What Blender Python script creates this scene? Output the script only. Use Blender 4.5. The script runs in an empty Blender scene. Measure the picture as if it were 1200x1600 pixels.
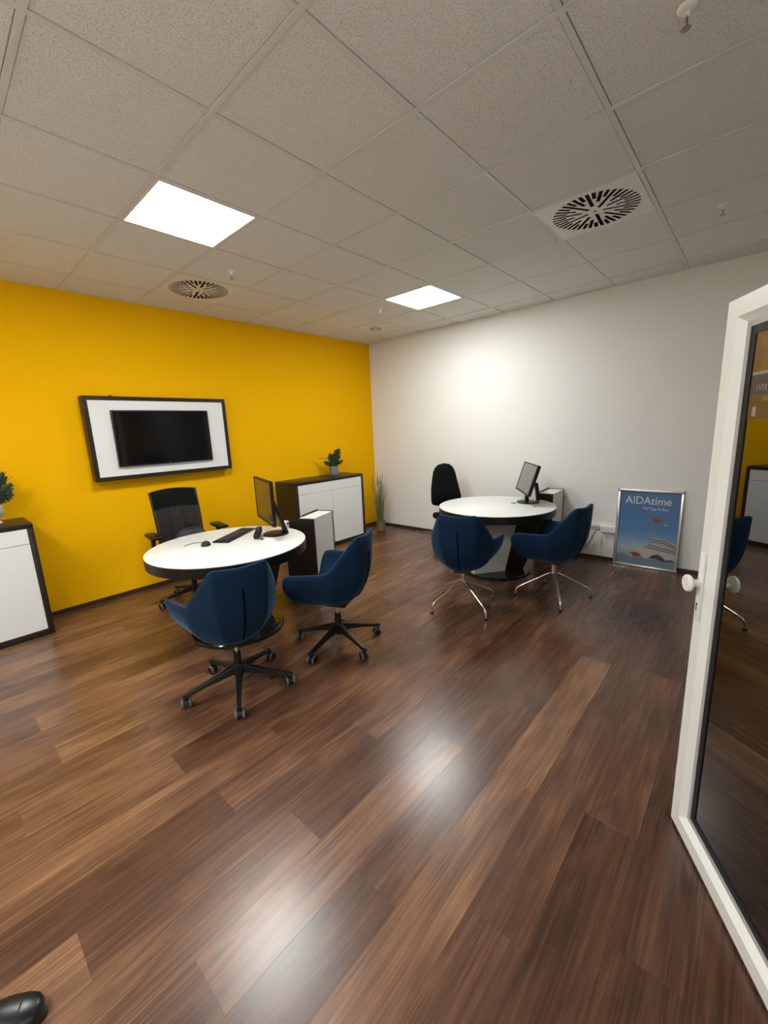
import bpy, bmesh, math, random
from mathutils import Vector, Matrix, Euler
random.seed(7)
PI = math.pi
SC = bpy.context.scene
COL = SC.collection

# ------------------------------------------------------------------ camera
H = 2.983                                   # ceiling height
CAM = Vector((-5.155, -4.856, 1.6147))
YAW, PITCH, ROLL, FPX = 0.7373, -0.1977, -0.0431, 641.8
f = Vector((math.cos(PITCH)*math.cos(YAW), math.cos(PITCH)*math.sin(YAW), math.sin(PITCH)))
rt = f.cross(Vector((0, 0, 1))).normalized()
up = rt.cross(f)
r2 = rt*math.cos(ROLL) + up*math.sin(ROLL)
u2 = -rt*math.sin(ROLL) + up*math.cos(ROLL)
cd = bpy.data.cameras.new('camera')
cam = bpy.data.objects.new('camera', cd)
COL.objects.link(cam)
M = Matrix((r2, u2, -f)).transposed().to_4x4()
M.translation = CAM
cam.matrix_world = M
cd.sensor_fit = 'VERTICAL'
cd.sensor_height = 36.0
cd.lens = FPX/1600.0*36.0
cd.clip_start = 0.02
SC.camera = cam

# ------------------------------------------------------------------ world, exposure, lights
w = bpy.data.worlds.new('world'); SC.world = w
w.use_nodes = True
w.node_tree.nodes['Background'].inputs[0].default_value = (1.0, 0.93, 0.84, 1)
w.node_tree.nodes['Background'].inputs[1].default_value = 0.40
SC.view_settings.view_transform = 'Standard'
SC.view_settings.look = 'None'
SC.view_settings.gamma = 1.0
SC.view_settings.use_curve_mapping = False
SC.view_settings.exposure = 1.73
PANEL_POWER = 13.0                           # emission strength of every LED ceiling panel, added ones included

# ------------------------------------------------------------------ helpers
def nt(name):
    m = bpy.data.materials.new(name); m.use_nodes = True
    return m, m.node_tree.nodes, m.node_tree.links, m.node_tree.nodes['Principled BSDF']

def mat(name, col, rough=0.5, metal=0.0, bump=0.0, bscale=200.0, var=0.0, vscale=8.0, spec=0.5, sheen=0.0):
    """plain procedural material: colour with soft noise variation and fine bump"""
    m, N, L, b = nt(name)
    b.inputs['Base Color'].default_value = (*col, 1)
    b.inputs['Roughness'].default_value = rough
    b.inputs['Metallic'].default_value = metal
    b.inputs['Specular IOR Level'].default_value = spec
    if sheen:
        b.inputs['Sheen Weight'].default_value = sheen
        b.inputs['Sheen Roughness'].default_value = 0.4
    tc = N.new('ShaderNodeTexCoord')
    if var > 0:
        n = N.new('ShaderNodeTexNoise'); n.inputs['Scale'].default_value = vscale; n.inputs['Detail'].default_value = 5
        L.new(tc.outputs['Object'], n.inputs['Vector'])
        mx = N.new('ShaderNodeMix'); mx.data_type = 'RGBA'
        mx.inputs[6].default_value = (*[c*(1-var) for c in col], 1)
        mx.inputs[7].default_value = (*[min(1, c*(1+var)) for c in col], 1)
        L.new(n.outputs['Fac'], mx.inputs[0]); L.new(mx.outputs[2], b.inputs['Base Color'])
    if bump > 0:
        n = N.new('ShaderNodeTexNoise'); n.inputs['Scale'].default_value = bscale; n.inputs['Detail'].default_value = 3
        L.new(tc.outputs['Object'], n.inputs['Vector'])
        bp = N.new('ShaderNodeBump'); bp.inputs['Strength'].default_value = bump; bp.inputs['Distance'].default_value = 0.002
        L.new(n.outputs['Fac'], bp.inputs['Height']); L.new(bp.outputs[0], b.inputs['Normal'])
    return m

def emit(name, col, s):
    m, N, L, b = nt(name)
    b.inputs['Base Color'].default_value = (0.9, 0.9, 0.9, 1)
    b.inputs['Emission Color'].default_value = (*col, 1)
    b.inputs['Emission Strength'].default_value = s
    return m

def link(name, bm, m, parent=None, smooth=False, kind=None, label=None):
    me = bpy.data.meshes.new(name)
    bmesh.ops.recalc_face_normals(bm, faces=bm.faces[:])
    bm.to_mesh(me); bm.free()
    me.materials.append(m)
    if smooth:
        for p in me.polygons: p.use_smooth = True
        if smooth != 'all':
            me.set_sharp_from_angle(angle=math.radians(38))
    o = bpy.data.objects.new(name, me); COL.objects.link(o)
    if parent: o.parent = parent
    if kind: o['kind'] = kind
    if label: o['label'] = label
    return o

def inst(name, me, parent, loc=(0, 0, 0), rz=0.0):
    o = bpy.data.objects.new(name, me); COL.objects.link(o)
    o.parent = parent; o.location = loc; o.rotation_euler = (0, 0, rz)
    return o

def thing(name, label, cat, loc=(0, 0, 0), rz=0.0, group=None):
    o = bpy.data.objects.new(name, None); COL.objects.link(o)
    o.empty_display_size = 0.1
    o.location = loc; o.rotation_euler = (0, 0, rz)
    o['label'] = label; o['category'] = cat
    if group: o['group'] = group
    return o

def tag(o, label, cat, group=None):
    o['label'] = label; o['category'] = cat
    if group: o['group'] = group
    return o

def dup(root, loc, rz, label):
    r = root.copy(); COL.objects.link(r); r.location = loc; r.rotation_euler = (0, 0, rz); r['label'] = label
    for ch in list(root.children):
        c = ch.copy(); COL.objects.link(c); c.parent = r
        for g in list(ch.children):
            d = g.copy(); COL.objects.link(d); d.parent = c
    return r

def T(loc=(0, 0, 0), rot=(0, 0, 0)):
    return Matrix.Translation(Vector(loc)) @ Euler(rot).to_matrix().to_4x4()

def box(bm, size, c=(0, 0, 0), rot=(0, 0, 0), bev=0.0, seg=2):
    b = bmesh.new()
    bmesh.ops.create_cube(b, size=1)
    bmesh.ops.scale(b, vec=Vector(size), verts=b.verts)
    if bev > 0:
        bmesh.ops.bevel(b, geom=b.edges[:] , offset=bev, segments=seg, profile=0.5, affect='EDGES')
    bmesh.ops.transform(b, matrix=T(c, rot), verts=b.verts)
    merge(bm, b)
    return bm

def merge(bm, b):
    me = bpy.data.meshes.new('t'); b.to_mesh(me); b.free(); bm.from_mesh(me); bpy.data.meshes.remove(me)

def bx(x0, x1, y0, y1, z0, z1, bev=0.0, bm=None):
    bm = bm or bmesh.new()
    return box(bm, (x1-x0, y1-y0, z1-z0), ((x0+x1)/2, (y0+y1)/2, (z0+z1)/2), bev=bev)

def lathe(prof, seg=40, bm=None, c=(0, 0, 0), mat4=None):
    """prof: list of (r, z)"""
    b = bmesh.new(); rings = []
    for r, z in prof:
        if r < 1e-6: rings.append([b.verts.new((0, 0, z))])
        else: rings.append([b.verts.new((r*math.cos(2*PI*i/seg), r*math.sin(2*PI*i/seg), z)) for i in range(seg)])
    for a, d in zip(rings, rings[1:]):
        for i in range(seg):
            j = (i+1) % seg
            if len(a) == 1 and len(d) == 1: continue
            if len(a) == 1: b.faces.new((a[0], d[i], d[j]))
            elif len(d) == 1: b.faces.new((a[i], a[j], d[0]))
            else: b.faces.new((a[i], a[j], d[j], d[i]))
    if len(rings[0]) > 1: b.faces.new(rings[0][::-1])
    if len(rings[-1]) > 1: b.faces.new(rings[-1])
    bmesh.ops.transform(b, matrix=(mat4 or Matrix.Translation(Vector(c))), verts=b.verts)
    if bm is None: return b
    merge(bm, b); return bm

def tube(path, r, seg=10, bm=None, r_end=None):
    b = bmesh.new(); P = [Vector(p) for p in path]; rings = []
    prev = None
    for i, p in enumerate(P):
        t = (P[min(i+1, len(P)-1)] - P[max(i-1, 0)]).normalized()
        if prev is None:
            a = t.orthogonal().normalized()
        else:
            a = (prev - t*prev.dot(t)).normalized()
        prev = a
        c = t.cross(a)
        rr = r if r_end is None else r + (r_end-r)*i/(len(P)-1)
        rings.append([b.verts.new(p + rr*(a*math.cos(2*PI*k/seg) + c*math.sin(2*PI*k/seg))) for k in range(seg)])
    for a, d in zip(rings, rings[1:]):
        for k in range(seg):
            j = (k+1) % seg
            b.faces.new((a[k], a[j], d[j], d[k]))
    b.faces.new(rings[0][::-1]); b.faces.new(rings[-1])
    if bm is None: return b
    merge(bm, b); return bm

def curve_pts(ctrl, n=8):
    """Catmull-Rom through control points"""
    C = [Vector(c) for c in ctrl]; out = []
    for i in range(len(C)-1):
        p0, p1, p2, p3 = C[max(i-1, 0)], C[i], C[i+1], C[min(i+2, len(C)-1)]
        for k in range(n):
            t = k/n
            out.append(0.5*((2*p1) + (p2-p0)*t + (2*p0-5*p1+4*p2-p3)*t*t + (3*p1-p0-3*p2+p3)*t**3))
    out.append(C[-1]); return out

def prism(poly, h, bm=None, m=None, bev=0.0):
    """poly in XY extruded 0..h in Z, then transformed by m"""
    b = bmesh.new()
    lo = [b.verts.new((x, y, 0)) for x, y in poly]; hi = [b.verts.new((x, y, h)) for x, y in poly]
    b.faces.new(lo[::-1]); b.faces.new(hi); n = len(poly)
    for i in range(n):
        j = (i+1) % n; b.faces.new((lo[i], lo[j], hi[j], hi[i]))
    bmesh.ops.recalc_face_normals(b, faces=b.faces[:])
    if bev: bmesh.ops.bevel(b, geom=b.edges[:], offset=bev, segments=2, profile=0.5, affect='EDGES')
    if m is not None: bmesh.ops.transform(b, matrix=m, verts=b.verts)
    if bm is None: return b
    merge(bm, b); return bm

def text_mesh(s, size, align='LEFT', extrude=0.0004):
    cu = bpy.data.curves.new('t', 'FONT'); cu.body = s; cu.size = size; cu.align_x = align; cu.extrude = extrude
    cu.resolution_u = 3
    o = bpy.data.objects.new('t', cu); COL.objects.link(o)
    dg = bpy.context.evaluated_depsgraph_get(); dg.update()
    me = bpy.data.meshes.new_from_object(o.evaluated_get(dg))
    bpy.data.objects.remove(o); bpy.data.curves.remove(cu)
    return me

def text(name, s, size, m, parent, mw, align='LEFT', sx=1.0):
    me = text_mesh(s, size, align)
    me.transform(mw @ Matrix.Diagonal((sx, 1, 1, 1)))
    me.materials.clear(); me.materials.append(m); me.name = name
    o = bpy.data.objects.new(name, me); COL.objects.link(o); o.parent = parent
    return o

# ------------------------------------------------------------------ materials
def wood_floor():
    m, N, L, b = nt('walnut_plank')
    tc = N.new('ShaderNodeTexCoord'); oi = N.new('ShaderNodeObjectInfo')
    off = N.new('ShaderNodeVectorMath'); off.operation = 'SCALE'; off.inputs[3].default_value = 37.0
    cmb = N.new('ShaderNodeCombineXYZ')
    L.new(oi.outputs['Random'], cmb.inputs[0]); L.new(oi.outputs['Random'], cmb.inputs[1]); L.new(oi.outputs['Random'], cmb.inputs[2])
    L.new(cmb.outputs[0], off.inputs[0])
    add = N.new('ShaderNodeVectorMath'); L.new(tc.outputs['Object'], add.inputs[0]); L.new(off.outputs[0], add.inputs[1])
    # cathedral figure: bands over a distorted, stretched field
    mp = N.new('ShaderNodeMapping'); mp.inputs['Scale'].default_value = (0.55, 6.0, 1.0); L.new(add.outputs[0], mp.inputs['Vector'])
    n1 = N.new('ShaderNodeTexNoise'); n1.inputs['Scale'].default_value = 1.3; n1.inputs['Detail'].default_value = 2.5; n1.inputs['Distortion'].default_value = 0.5
    L.new(mp.outputs[0], n1.inputs['Vector'])
    mul = N.new('ShaderNodeMath'); mul.operation = 'MULTIPLY'; mul.inputs[1].default_value = 9.0; L.new(n1.outputs['Fac'], mul.inputs[0])
    pp = N.new('ShaderNodeMath'); pp.operation = 'PINGPONG'; pp.inputs[1].default_value = 0.5; L.new(mul.outputs[0], pp.inputs[0])
    # fine streaks
    mp2 = N.new('ShaderNodeMapping'); mp2.inputs['Scale'].default_value = (0.9, 75.0, 1.0); L.new(add.outputs[0], mp2.inputs['Vector'])
    n2 = N.new('ShaderNodeTexNoise'); n2.inputs['Scale'].default_value = 2.2; n2.inputs['Detail'].default_value = 6; n2.inputs['Roughness'].default_value = 0.7
    L.new(mp2.outputs[0], n2.inputs['Vector'])
    # broad blotches
    mp3 = N.new('ShaderNodeMapping'); mp3.inputs['Scale'].default_value = (1.2, 4.0, 1.0); L.new(add.outputs[0], mp3.inputs['Vector'])
    n3 = N.new('ShaderNodeTexNoise'); n3.inputs['Scale'].default_value = 1.6; n3.inputs['Detail'].default_value = 3; L.new(mp3.outputs[0], n3.inputs['Vector'])
    def math_(op, a, bb):
        k = N.new('ShaderNodeMath'); k.operation = op
        for i, v in enumerate((a, bb)):
            if isinstance(v, (int, float)): k.inputs[i].default_value = v
            else: L.new(v, k.inputs[i])
        return k.outputs[0]
    s = math_('MULTIPLY', pp.outputs[0], 0.30)
    s = math_('ADD', s, math_('MULTIPLY', n2.outputs['Fac'], 0.58))
    s = math_('ADD', s, math_('MULTIPLY', n3.outputs['Fac'], 0.50))
    sp = N.new('ShaderNodeSeparateColor'); L.new(oi.outputs['Color'], sp.inputs[0])
    s = math_('ADD', s, math_('MULTIPLY', sp.outputs[0], 0.40))
    s = math_('SUBTRACT', s, 0.41)
    cr = N.new('ShaderNodeValToRGB'); L.new(s, cr.inputs[0])
    e = cr.color_ramp.elements
    e[0].position = 0.12; e[0].color = (0.050, 0.021, 0.012, 1)
    e[1].position = 0.82; e[1].color = (0.44, 0.235, 0.125, 1)
    k = e.new(0.38); k.color = (0.115, 0.051, 0.028, 1)
    k = e.new(0.58); k.color = (0.225, 0.110, 0.058, 1)
    L.new(cr.outputs[0], b.inputs['Base Color'])
    b.inputs['Roughness'].default_value = 0.30
    b.inputs['Specular IOR Level'].default_value = 0.58
    rr = N.new('ShaderNodeMapRange'); rr.inputs[3].default_value = 0.235; rr.inputs[4].default_value = 0.31
    L.new(n2.outputs['Fac'], rr.inputs[0]); L.new(rr.outputs[0], b.inputs['Roughness'])
    bp = N.new('ShaderNodeBump'); bp.inputs['Strength'].default_value = 0.02; bp.inputs['Distance'].default_value = 0.001
    L.new(n2.outputs['Fac'], bp.inputs['Height']); L.new(bp.outputs[0], b.inputs['Normal'])
    return m

def tile_mat():
    m, N, L, b = nt('mineral_fibre')
    tc = N.new('ShaderNodeTexCoord'); oi = N.new('ShaderNodeObjectInfo')
    cmb = N.new('ShaderNodeVectorMath'); cmb.operation = 'SCALE'; cmb.inputs[3].default_value = 1.0
    geo = N.new('ShaderNodeNewGeometry')
    n = N.new('ShaderNodeTexNoise'); n.inputs['Scale'].default_value = 85; n.inputs['Detail'].default_value = 3; n.inputs['Distortion'].default_value = 0.6
    L.new(geo.outputs['Position'], n.inputs['Vector'])
    v = N.new('ShaderNodeTexNoise'); v.inputs['Scale'].default_value = 150; v.inputs['Detail'].default_value = 1
    L.new(geo.outputs['Position'], v.inputs['Vector'])
    cr = N.new('ShaderNodeValToRGB'); L.new(v.outputs['Fac'], cr.inputs[0])
    cr.color_ramp.elements[0].position = 0.30; cr.color_ramp.elements[0].color = (0.0, 0.0, 0.0, 1)
    cr.color_ramp.elements[1].position = 0.42; cr.color_ramp.elements[1].color = (1, 1, 1, 1)
    mx = N.new('ShaderNodeMix'); mx.data_type = 'RGBA'
    mx.inputs[6].default_value = (0.60, 0.60, 0.58, 1); mx.inputs[7].default_value = (0.78, 0.785, 0.765, 1)
    L.new(cr.outputs[0], mx.inputs[0]); L.new(mx.outputs[2], b.inputs['Base Color'])
    b.inputs['Roughness'].default_value = 0.95; b.inputs['Specular IOR Level'].default_value = 0.1
    ad = N.new('ShaderNodeMath'); ad.operation = 'MULTIPLY'; L.new(n.outputs['Fac'], ad.inputs[0]); L.new(cr.outputs[0], ad.inputs[1])
    bp = N.new('ShaderNodeBump'); bp.inputs['Strength'].default_value = 0.7; bp.inputs['Distance'].default_value = 0.005
    L.new(ad.outputs[0], bp.inputs['Height']); L.new(bp.outputs[0], b.inputs['Normal'])
    return m

def dark_wood():
    m, N, L, b = nt('wenge_veneer')
    tc = N.new('ShaderNodeTexCoord'); mp = N.new('ShaderNodeMapping'); mp.inputs['Scale'].default_value = (4, 40, 40)
    L.new(tc.outputs['Object'], mp.inputs['Vector'])
    n = N.new('ShaderNodeTexNoise'); n.inputs['Scale'].default_value = 3; n.inputs['Detail'].default_value = 5; L.new(mp.outputs[0], n.inputs['Vector'])
    cr = N.new('ShaderNodeValToRGB'); L.new(n.outputs['Fac'], cr.inputs[0])
    cr.color_ramp.elements[0].position = 0.3; cr.color_ramp.elements[0].color = (0.011, 0.007, 0.005, 1)
    cr.color_ramp.elements[1].position = 0.75; cr.color_ramp.elements[1].color = (0.038, 0.025, 0.018, 1)
    L.new(cr.outputs[0], b.inputs['Base Color']); b.inputs['Roughness'].default_value = 0.36; b.inputs['Specular IOR Level'].default_value = 0.35
    return m

def fabric(name, col):
    m, N, L, b = nt(name)
    tc = N.new('ShaderNodeTexCoord')
    n = N.new('ShaderNodeTexNoise'); n.inputs['Scale'].default_value = 420; n.inputs['Detail'].default_value = 2
    L.new(tc.outputs['Object'], n.inputs['Vector'])
    mx = N.new('ShaderNodeMix'); mx.data_type = 'RGBA'
    mx.inputs[6].default_value = (*[c*0.75 for c in col], 1); mx.inputs[7].default_value = (*[c*1.3 for c in col], 1)
    L.new(n.outputs['Fac'], mx.inputs[0]); L.new(mx.outputs[2], b.inputs['Base Color'])
    b.inputs['Roughness'].default_value = 0.85; b.inputs['Specular IOR Level'].default_value = 0.2
    b.inputs['Sheen Weight'].default_value = 0.26; b.inputs['Sheen Roughness'].default_value = 0.35
    b.inputs['Sheen Tint'].default_value = (0.28, 0.62, 1, 1)
    bp = N.new('ShaderNodeBump'); bp.inputs['Strength'].default_value = 0.25; bp.inputs['Distance'].default_value = 0.001
    L.new(n.outputs['Fac'], bp.inputs['Height']); L.new(bp.outputs[0], b.inputs['Normal'])
    return m

def mesh_fabric():
    """see-through black chair mesh: fine holes"""
    m, N, L, b = nt('black_mesh_fabric')
    b.inputs['Base Color'].default_value = (0.005, 0.005, 0.0055, 1); b.inputs['Roughness'].default_value = 0.8
    tr = N.new('ShaderNodeBsdfTransparent'); mx = N.new('ShaderNodeMixShader')
    tc = N.new('ShaderNodeTexCoord')
    v = N.new('ShaderNodeTexVoronoi'); v.inputs['Scale'].default_value = 260; L.new(tc.outputs['Object'], v.inputs['Vector'])
    cr = N.new('ShaderNodeValToRGB'); L.new(v.outputs['Distance'], cr.inputs[0])
    cr.color_ramp.elements[0].position = 0.27; cr.color_ramp.elements[0].color = (0, 0, 0, 1)
    cr.color_ramp.elements[1].position = 0.35; cr.color_ramp.elements[1].color = (1, 1, 1, 1)
    L.new(cr.outputs[0], mx.inputs[0]); L.new(tr.outputs[0], mx.inputs[1]); L.new(b.outputs[0], mx.inputs[2])
    L.new(mx.outputs[0], N['Material Output'].inputs['Surface'])
    return m

def door_glass():
    """dark-tinted reflecting insulating glass"""
    m, N, L, b = nt('tinted_reflective_glass')
    gl = N.new('ShaderNodeBsdfGlossy'); gl.inputs['Color'].default_value = (0.95, 0.95, 0.93, 1); gl.inputs['Roughness'].default_value = 0.012
    tr = N.new('ShaderNodeBsdfTransparent'); tr.inputs['Color'].default_value = (0.06, 0.056, 0.05, 1)
    fr = N.new('ShaderNodeFresnel'); fr.inputs['IOR'].default_value = 3.1
    mx = N.new('ShaderNodeMixShader'); L.new(fr.outputs[0], mx.inputs[0]); L.new(tr.outputs[0], mx.inputs[1]); L.new(gl.outputs[0], mx.inputs[2])
    L.new(mx.outputs[0], N['Material Output'].inputs['Surface'])
    return m

def wall_white():
    m, N, L, b = nt('white_wall_paint')
    geo = N.new('ShaderNodeNewGeometry')
    b.inputs['Roughness'].default_value = 0.8; b.inputs['Specular IOR Level'].default_value = 0.25
    n = N.new('ShaderNodeTexNoise'); n.inputs['Scale'].default_value = 160; n.inputs['Detail'].default_value = 3; L.new(geo.outputs['Position'], n.inputs['Vector'])
    bp = N.new('ShaderNodeBump'); bp.inputs['Strength'].default_value = 0.18; bp.inputs['Distance'].default_value = 0.002
    L.new(n.outputs['Fac'], bp.inputs['Height']); L.new(bp.outputs[0], b.inputs['Normal'])
    # scuff marks low on the wall beside the sockets
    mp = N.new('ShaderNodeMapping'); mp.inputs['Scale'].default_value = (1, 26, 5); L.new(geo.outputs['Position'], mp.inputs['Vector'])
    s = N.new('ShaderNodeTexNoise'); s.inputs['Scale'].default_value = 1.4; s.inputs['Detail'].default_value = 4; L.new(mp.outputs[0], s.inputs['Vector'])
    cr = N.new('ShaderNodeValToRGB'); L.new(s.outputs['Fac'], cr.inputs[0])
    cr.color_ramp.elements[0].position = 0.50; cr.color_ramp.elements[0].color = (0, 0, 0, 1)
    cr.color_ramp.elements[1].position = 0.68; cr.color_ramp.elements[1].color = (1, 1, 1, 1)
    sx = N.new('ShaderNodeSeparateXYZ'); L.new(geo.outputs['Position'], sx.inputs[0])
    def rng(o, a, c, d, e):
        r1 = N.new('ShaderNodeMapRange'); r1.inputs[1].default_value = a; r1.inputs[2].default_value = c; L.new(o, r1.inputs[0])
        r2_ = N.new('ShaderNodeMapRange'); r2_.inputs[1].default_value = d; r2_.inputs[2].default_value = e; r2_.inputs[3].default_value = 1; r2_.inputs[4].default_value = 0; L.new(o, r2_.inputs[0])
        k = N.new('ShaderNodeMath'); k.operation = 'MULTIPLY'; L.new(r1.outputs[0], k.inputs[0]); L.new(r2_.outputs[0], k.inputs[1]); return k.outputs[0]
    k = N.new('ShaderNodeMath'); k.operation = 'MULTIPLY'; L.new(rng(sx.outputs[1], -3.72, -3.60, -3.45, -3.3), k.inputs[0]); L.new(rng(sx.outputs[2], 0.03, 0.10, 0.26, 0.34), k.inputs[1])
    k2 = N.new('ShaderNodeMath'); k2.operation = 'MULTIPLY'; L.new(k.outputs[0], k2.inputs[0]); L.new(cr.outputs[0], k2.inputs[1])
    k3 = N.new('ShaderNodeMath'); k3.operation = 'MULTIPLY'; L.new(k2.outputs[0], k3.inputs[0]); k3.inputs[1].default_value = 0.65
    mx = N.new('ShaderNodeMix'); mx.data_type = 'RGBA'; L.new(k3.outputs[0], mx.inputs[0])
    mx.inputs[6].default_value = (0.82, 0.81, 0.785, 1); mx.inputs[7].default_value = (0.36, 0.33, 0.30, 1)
    L.new(mx.outputs[2], b.inputs['Base Color'])
    return m

def sky_print():
    """printed poster picture: blue sky to pale clouds to grey sea (object Z)"""
    m, N, L, b = nt('poster_sky_print')
    tc = N.new('ShaderNodeTexCoord'); sx = N.new('ShaderNodeSeparateXYZ'); L.new(tc.outputs['Object'], sx.inputs[0])
    mp = N.new('ShaderNodeMapping'); mp.inputs['Scale'].default_value = (5, 1, 14); L.new(tc.outputs['Object'], mp.inputs['Vector'])
    n = N.new('ShaderNodeTexNoise'); n.inputs['Scale'].default_value = 1.2; n.inputs['Detail'].default_value = 4; L.new(mp.outputs[0], n.inputs['Vector'])
    ad = N.new('ShaderNodeMath'); ad.operation = 'MULTIPLY_ADD'; L.new(n.outputs['Fac'], ad.inputs[0]); ad.inputs[1].default_value = 0.16; L.new(sx.outputs[2], ad.inputs[2])
    cr = N.new('ShaderNodeValToRGB'); L.new(ad.outputs[0], cr.inputs[0])
    e = cr.color_ramp.elements
    e[0].position = 0.10; e[0].color = (0.160, 0.208, 0.240, 1)
    e[1].position = 0.95; e[1].color = (0.060, 0.132, 0.288, 1)
    for p, c in ((0.19, (0.136, 0.192, 0.288)), (0.215, (0.304, 0.336, 0.368)), (0.31, (0.336, 0.400, 0.448)), (0.40, (0.160, 0.288, 0.448)), (0.50, (0.076, 0.192, 0.400)), (0.70, (0.068, 0.160, 0.352))):
        k = e.new(p); k.color = (*c, 1)
    L.new(cr.outputs[0], b.inputs['Base Color']); b.inputs['Roughness'].default_value = 0.3
    return m

MW = {}
MW['floor'] = wood_floor(); MW['tile'] = tile_mat(); MW['wenge'] = dark_wood()
MW['yellow'] = mat('yellow_wall_paint', (0.88, 0.455, 0.0010), 0.85, bump=0.18, bscale=160, spec=0.08)
MW['white'] = wall_white()
MW['runner'] = mat('painted_ceiling_runner', (0.68, 0.68, 0.655), 0.55, var=0.03)
MW['subfloor'] = mat('screed', (0.02, 0.012, 0.008), 0.9, bump=0.1)
MW['base'] = mat('dark_baseboard_wood', (0.045, 0.022, 0.014), 0.4, var=0.3, vscale=20)
MW['lam'] = mat('white_laminate', (0.77, 0.77, 0.75), 0.42, bump=0.05, bscale=600, var=0.015)
MW['desk'] = mat('white_desk_laminate', (0.76, 0.765, 0.745), 0.33, bump=0.03, bscale=500, var=0.01)
MW['edge'] = mat('black_desk_edge', (0.009, 0.0075, 0.0065), 0.36, spec=0.35, bump=0.06, bscale=300, var=0.2)
MW['greylam'] = mat('light_grey_laminate', (0.56, 0.55, 0.53), 0.45, var=0.02)
MW['disc'] = mat('polished_black_base', (0.012, 0.010, 0.008), 0.10, var=0.1)
MW['blue'] = fabric('blue_wool_fabric', (0.0022, 0.0165, 0.046))
MW['seam'] = mat('dark_blue_seam', (0.0008, 0.002, 0.006), 0.95, bump=0.1, spec=0.02)
MW['bplastic'] = mat('black_plastic', (0.006, 0.006, 0.0065), 0.42, spec=0.35, bump=0.05, bscale=400)
MW['gtread'] = mat('grey_rubber_tread', (0.12, 0.12, 0.115), 0.6, bump=0.05)
MW['chrome'] = mat('chrome', (0.78, 0.76, 0.73), 0.10, metal=1.0, var=0.02)
MW['bfab'] = mat('black_fabric', (0.006, 0.0064, 0.0064), 0.95, spec=0.1, bump=0.25, bscale=420, var=0.2)
MW['bmesh'] = mesh_fabric()
MW['nylon'] = mat('grey_nylon', (0.024, 0.0245, 0.026), 0.6, spec=0.3, bump=0.3, bscale=250, var=0.2)
MW['screen'] = mat('black_screen_glass', (0.004, 0.004, 0.005), 0.06, var=0.05)
MW['mscreen'] = mat('monitor_screen', (0.02, 0.02, 0.021), 0.13, var=0.05, spec=0.9)
MW['reflscreen'] = mat('wall_reflection_screen', (0.115, 0.115, 0.11), 0.22, var=0.03, spec=0.8)  # grey base colour stands in for the white wall mirrored in the screen
MW['key'] = mat('dark_keys', (0.03, 0.03, 0.03), 0.5, var=0.1)
MW['alu'] = mat('brushed_aluminium', (0.72, 0.71, 0.69), 0.28, metal=0.9, bump=0.04, bscale=300)
MW['pvc'] = mat('white_pvc', (0.82, 0.815, 0.79), 0.30, var=0.01, bump=0.02)
MW['gasket'] = mat('black_gasket', (0.008, 0.0085, 0.010), 0.5, spec=0.3, var=0.1)
MW['sealgrey'] = mat('grey_glazing_bead', (0.38, 0.39, 0.39), 0.4, var=0.03)
MW['glass'] = door_glass()
MW['led'] = emit('led_diffuser', (0.955, 1.0, 0.985), PANEL_POWER)
MW['vent'] = mat('vent_enamel', (0.78, 0.76, 0.72), 0.4, var=0.02)
MW['dark'] = mat('dark_void', (0.010, 0.010, 0.011), 0.8, var=0.1)
MW['vane'] = mat('black_vane', (0.012, 0.012, 0.013), 0.5, var=0.1)
MW['leaf'] = mat('dark_leaf', (0.016, 0.048, 0.014), 0.42, var=0.45, vscale=14)
MW['leaf2'] = mat('mid_leaf', (0.035, 0.075, 0.022), 0.45, var=0.4, vscale=14)
MW['stem'] = mat('leaf_stem', (0.07, 0.10, 0.035), 0.6, var=0.2)
MW['soil'] = mat('dark_soil', (0.02, 0.014, 0.009), 0.95, bump=0.6, bscale=120, var=0.4)
MW['pot'] = mat('grey_ceramic', (0.15, 0.165, 0.175), 0.35, var=0.35, vscale=22)
MW['pot2'] = mat('pale_grey_ceramic', (0.46, 0.48, 0.46), 0.35, var=0.1)
MW['tanpot'] = mat('tan_jute_pot', (0.17, 0.125, 0.06), 0.8, bump=0.4, bscale=120, var=0.25, vscale=30)
MW['grass'] = mat('reed_grass', (0.17, 0.19, 0.075), 0.6, var=0.5, vscale=9)
MW['leather'] = mat('black_leather', (0.010, 0.010, 0.011), 0.28, bump=0.1, bscale=160, var=0.1)
MW['sole'] = mat('black_rubber_sole', (0.012, 0.012, 0.011), 0.6, bump=0.1)
MW['poster'] = sky_print()
MW['print_white'] = mat('white_print', (0.66, 0.67, 0.68), 0.4, var=0.02)
MW['print_red'] = mat('red_print', (0.30, 0.025, 0.03), 0.4, var=0.1)
MW['print_grey'] = mat('grey_print', (0.11, 0.115, 0.12), 0.4, var=0.1)
MW['print_pale'] = mat('pale_grey_print', (0.36, 0.36, 0.345), 0.4, var=0.12, vscale=16)
MW['print_sand'] = mat('warm_pale_print', (0.44, 0.41, 0.36), 0.4, var=0.12, vscale=16)
MW['print_dark'] = mat('dark_print', (0.035, 0.045, 0.055), 0.4, var=0.1)
MW['amber'] = mat('amber_photo_print', (0.16, 0.085, 0.012), 0.3, var=0.75, vscale=22)
MW['slate'] = mat('slate_print', (0.045, 0.045, 0.048), 0.3, var=0.3, vscale=30)
MW['rust'] = mat('rust_print', (0.10, 0.045, 0.01), 0.3, var=0.3, vscale=14)
MW['print_dim'] = mat('dim_white_print', (0.24, 0.22, 0.18), 0.4, var=0.05)
MW['print_gold'] = mat('dim_gold_print', (0.15, 0.11, 0.02), 0.4, var=0.1)
MW['cable'] = mat('black_cable', (0.015, 0.015, 0.015), 0.5, var=0.1)
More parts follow.
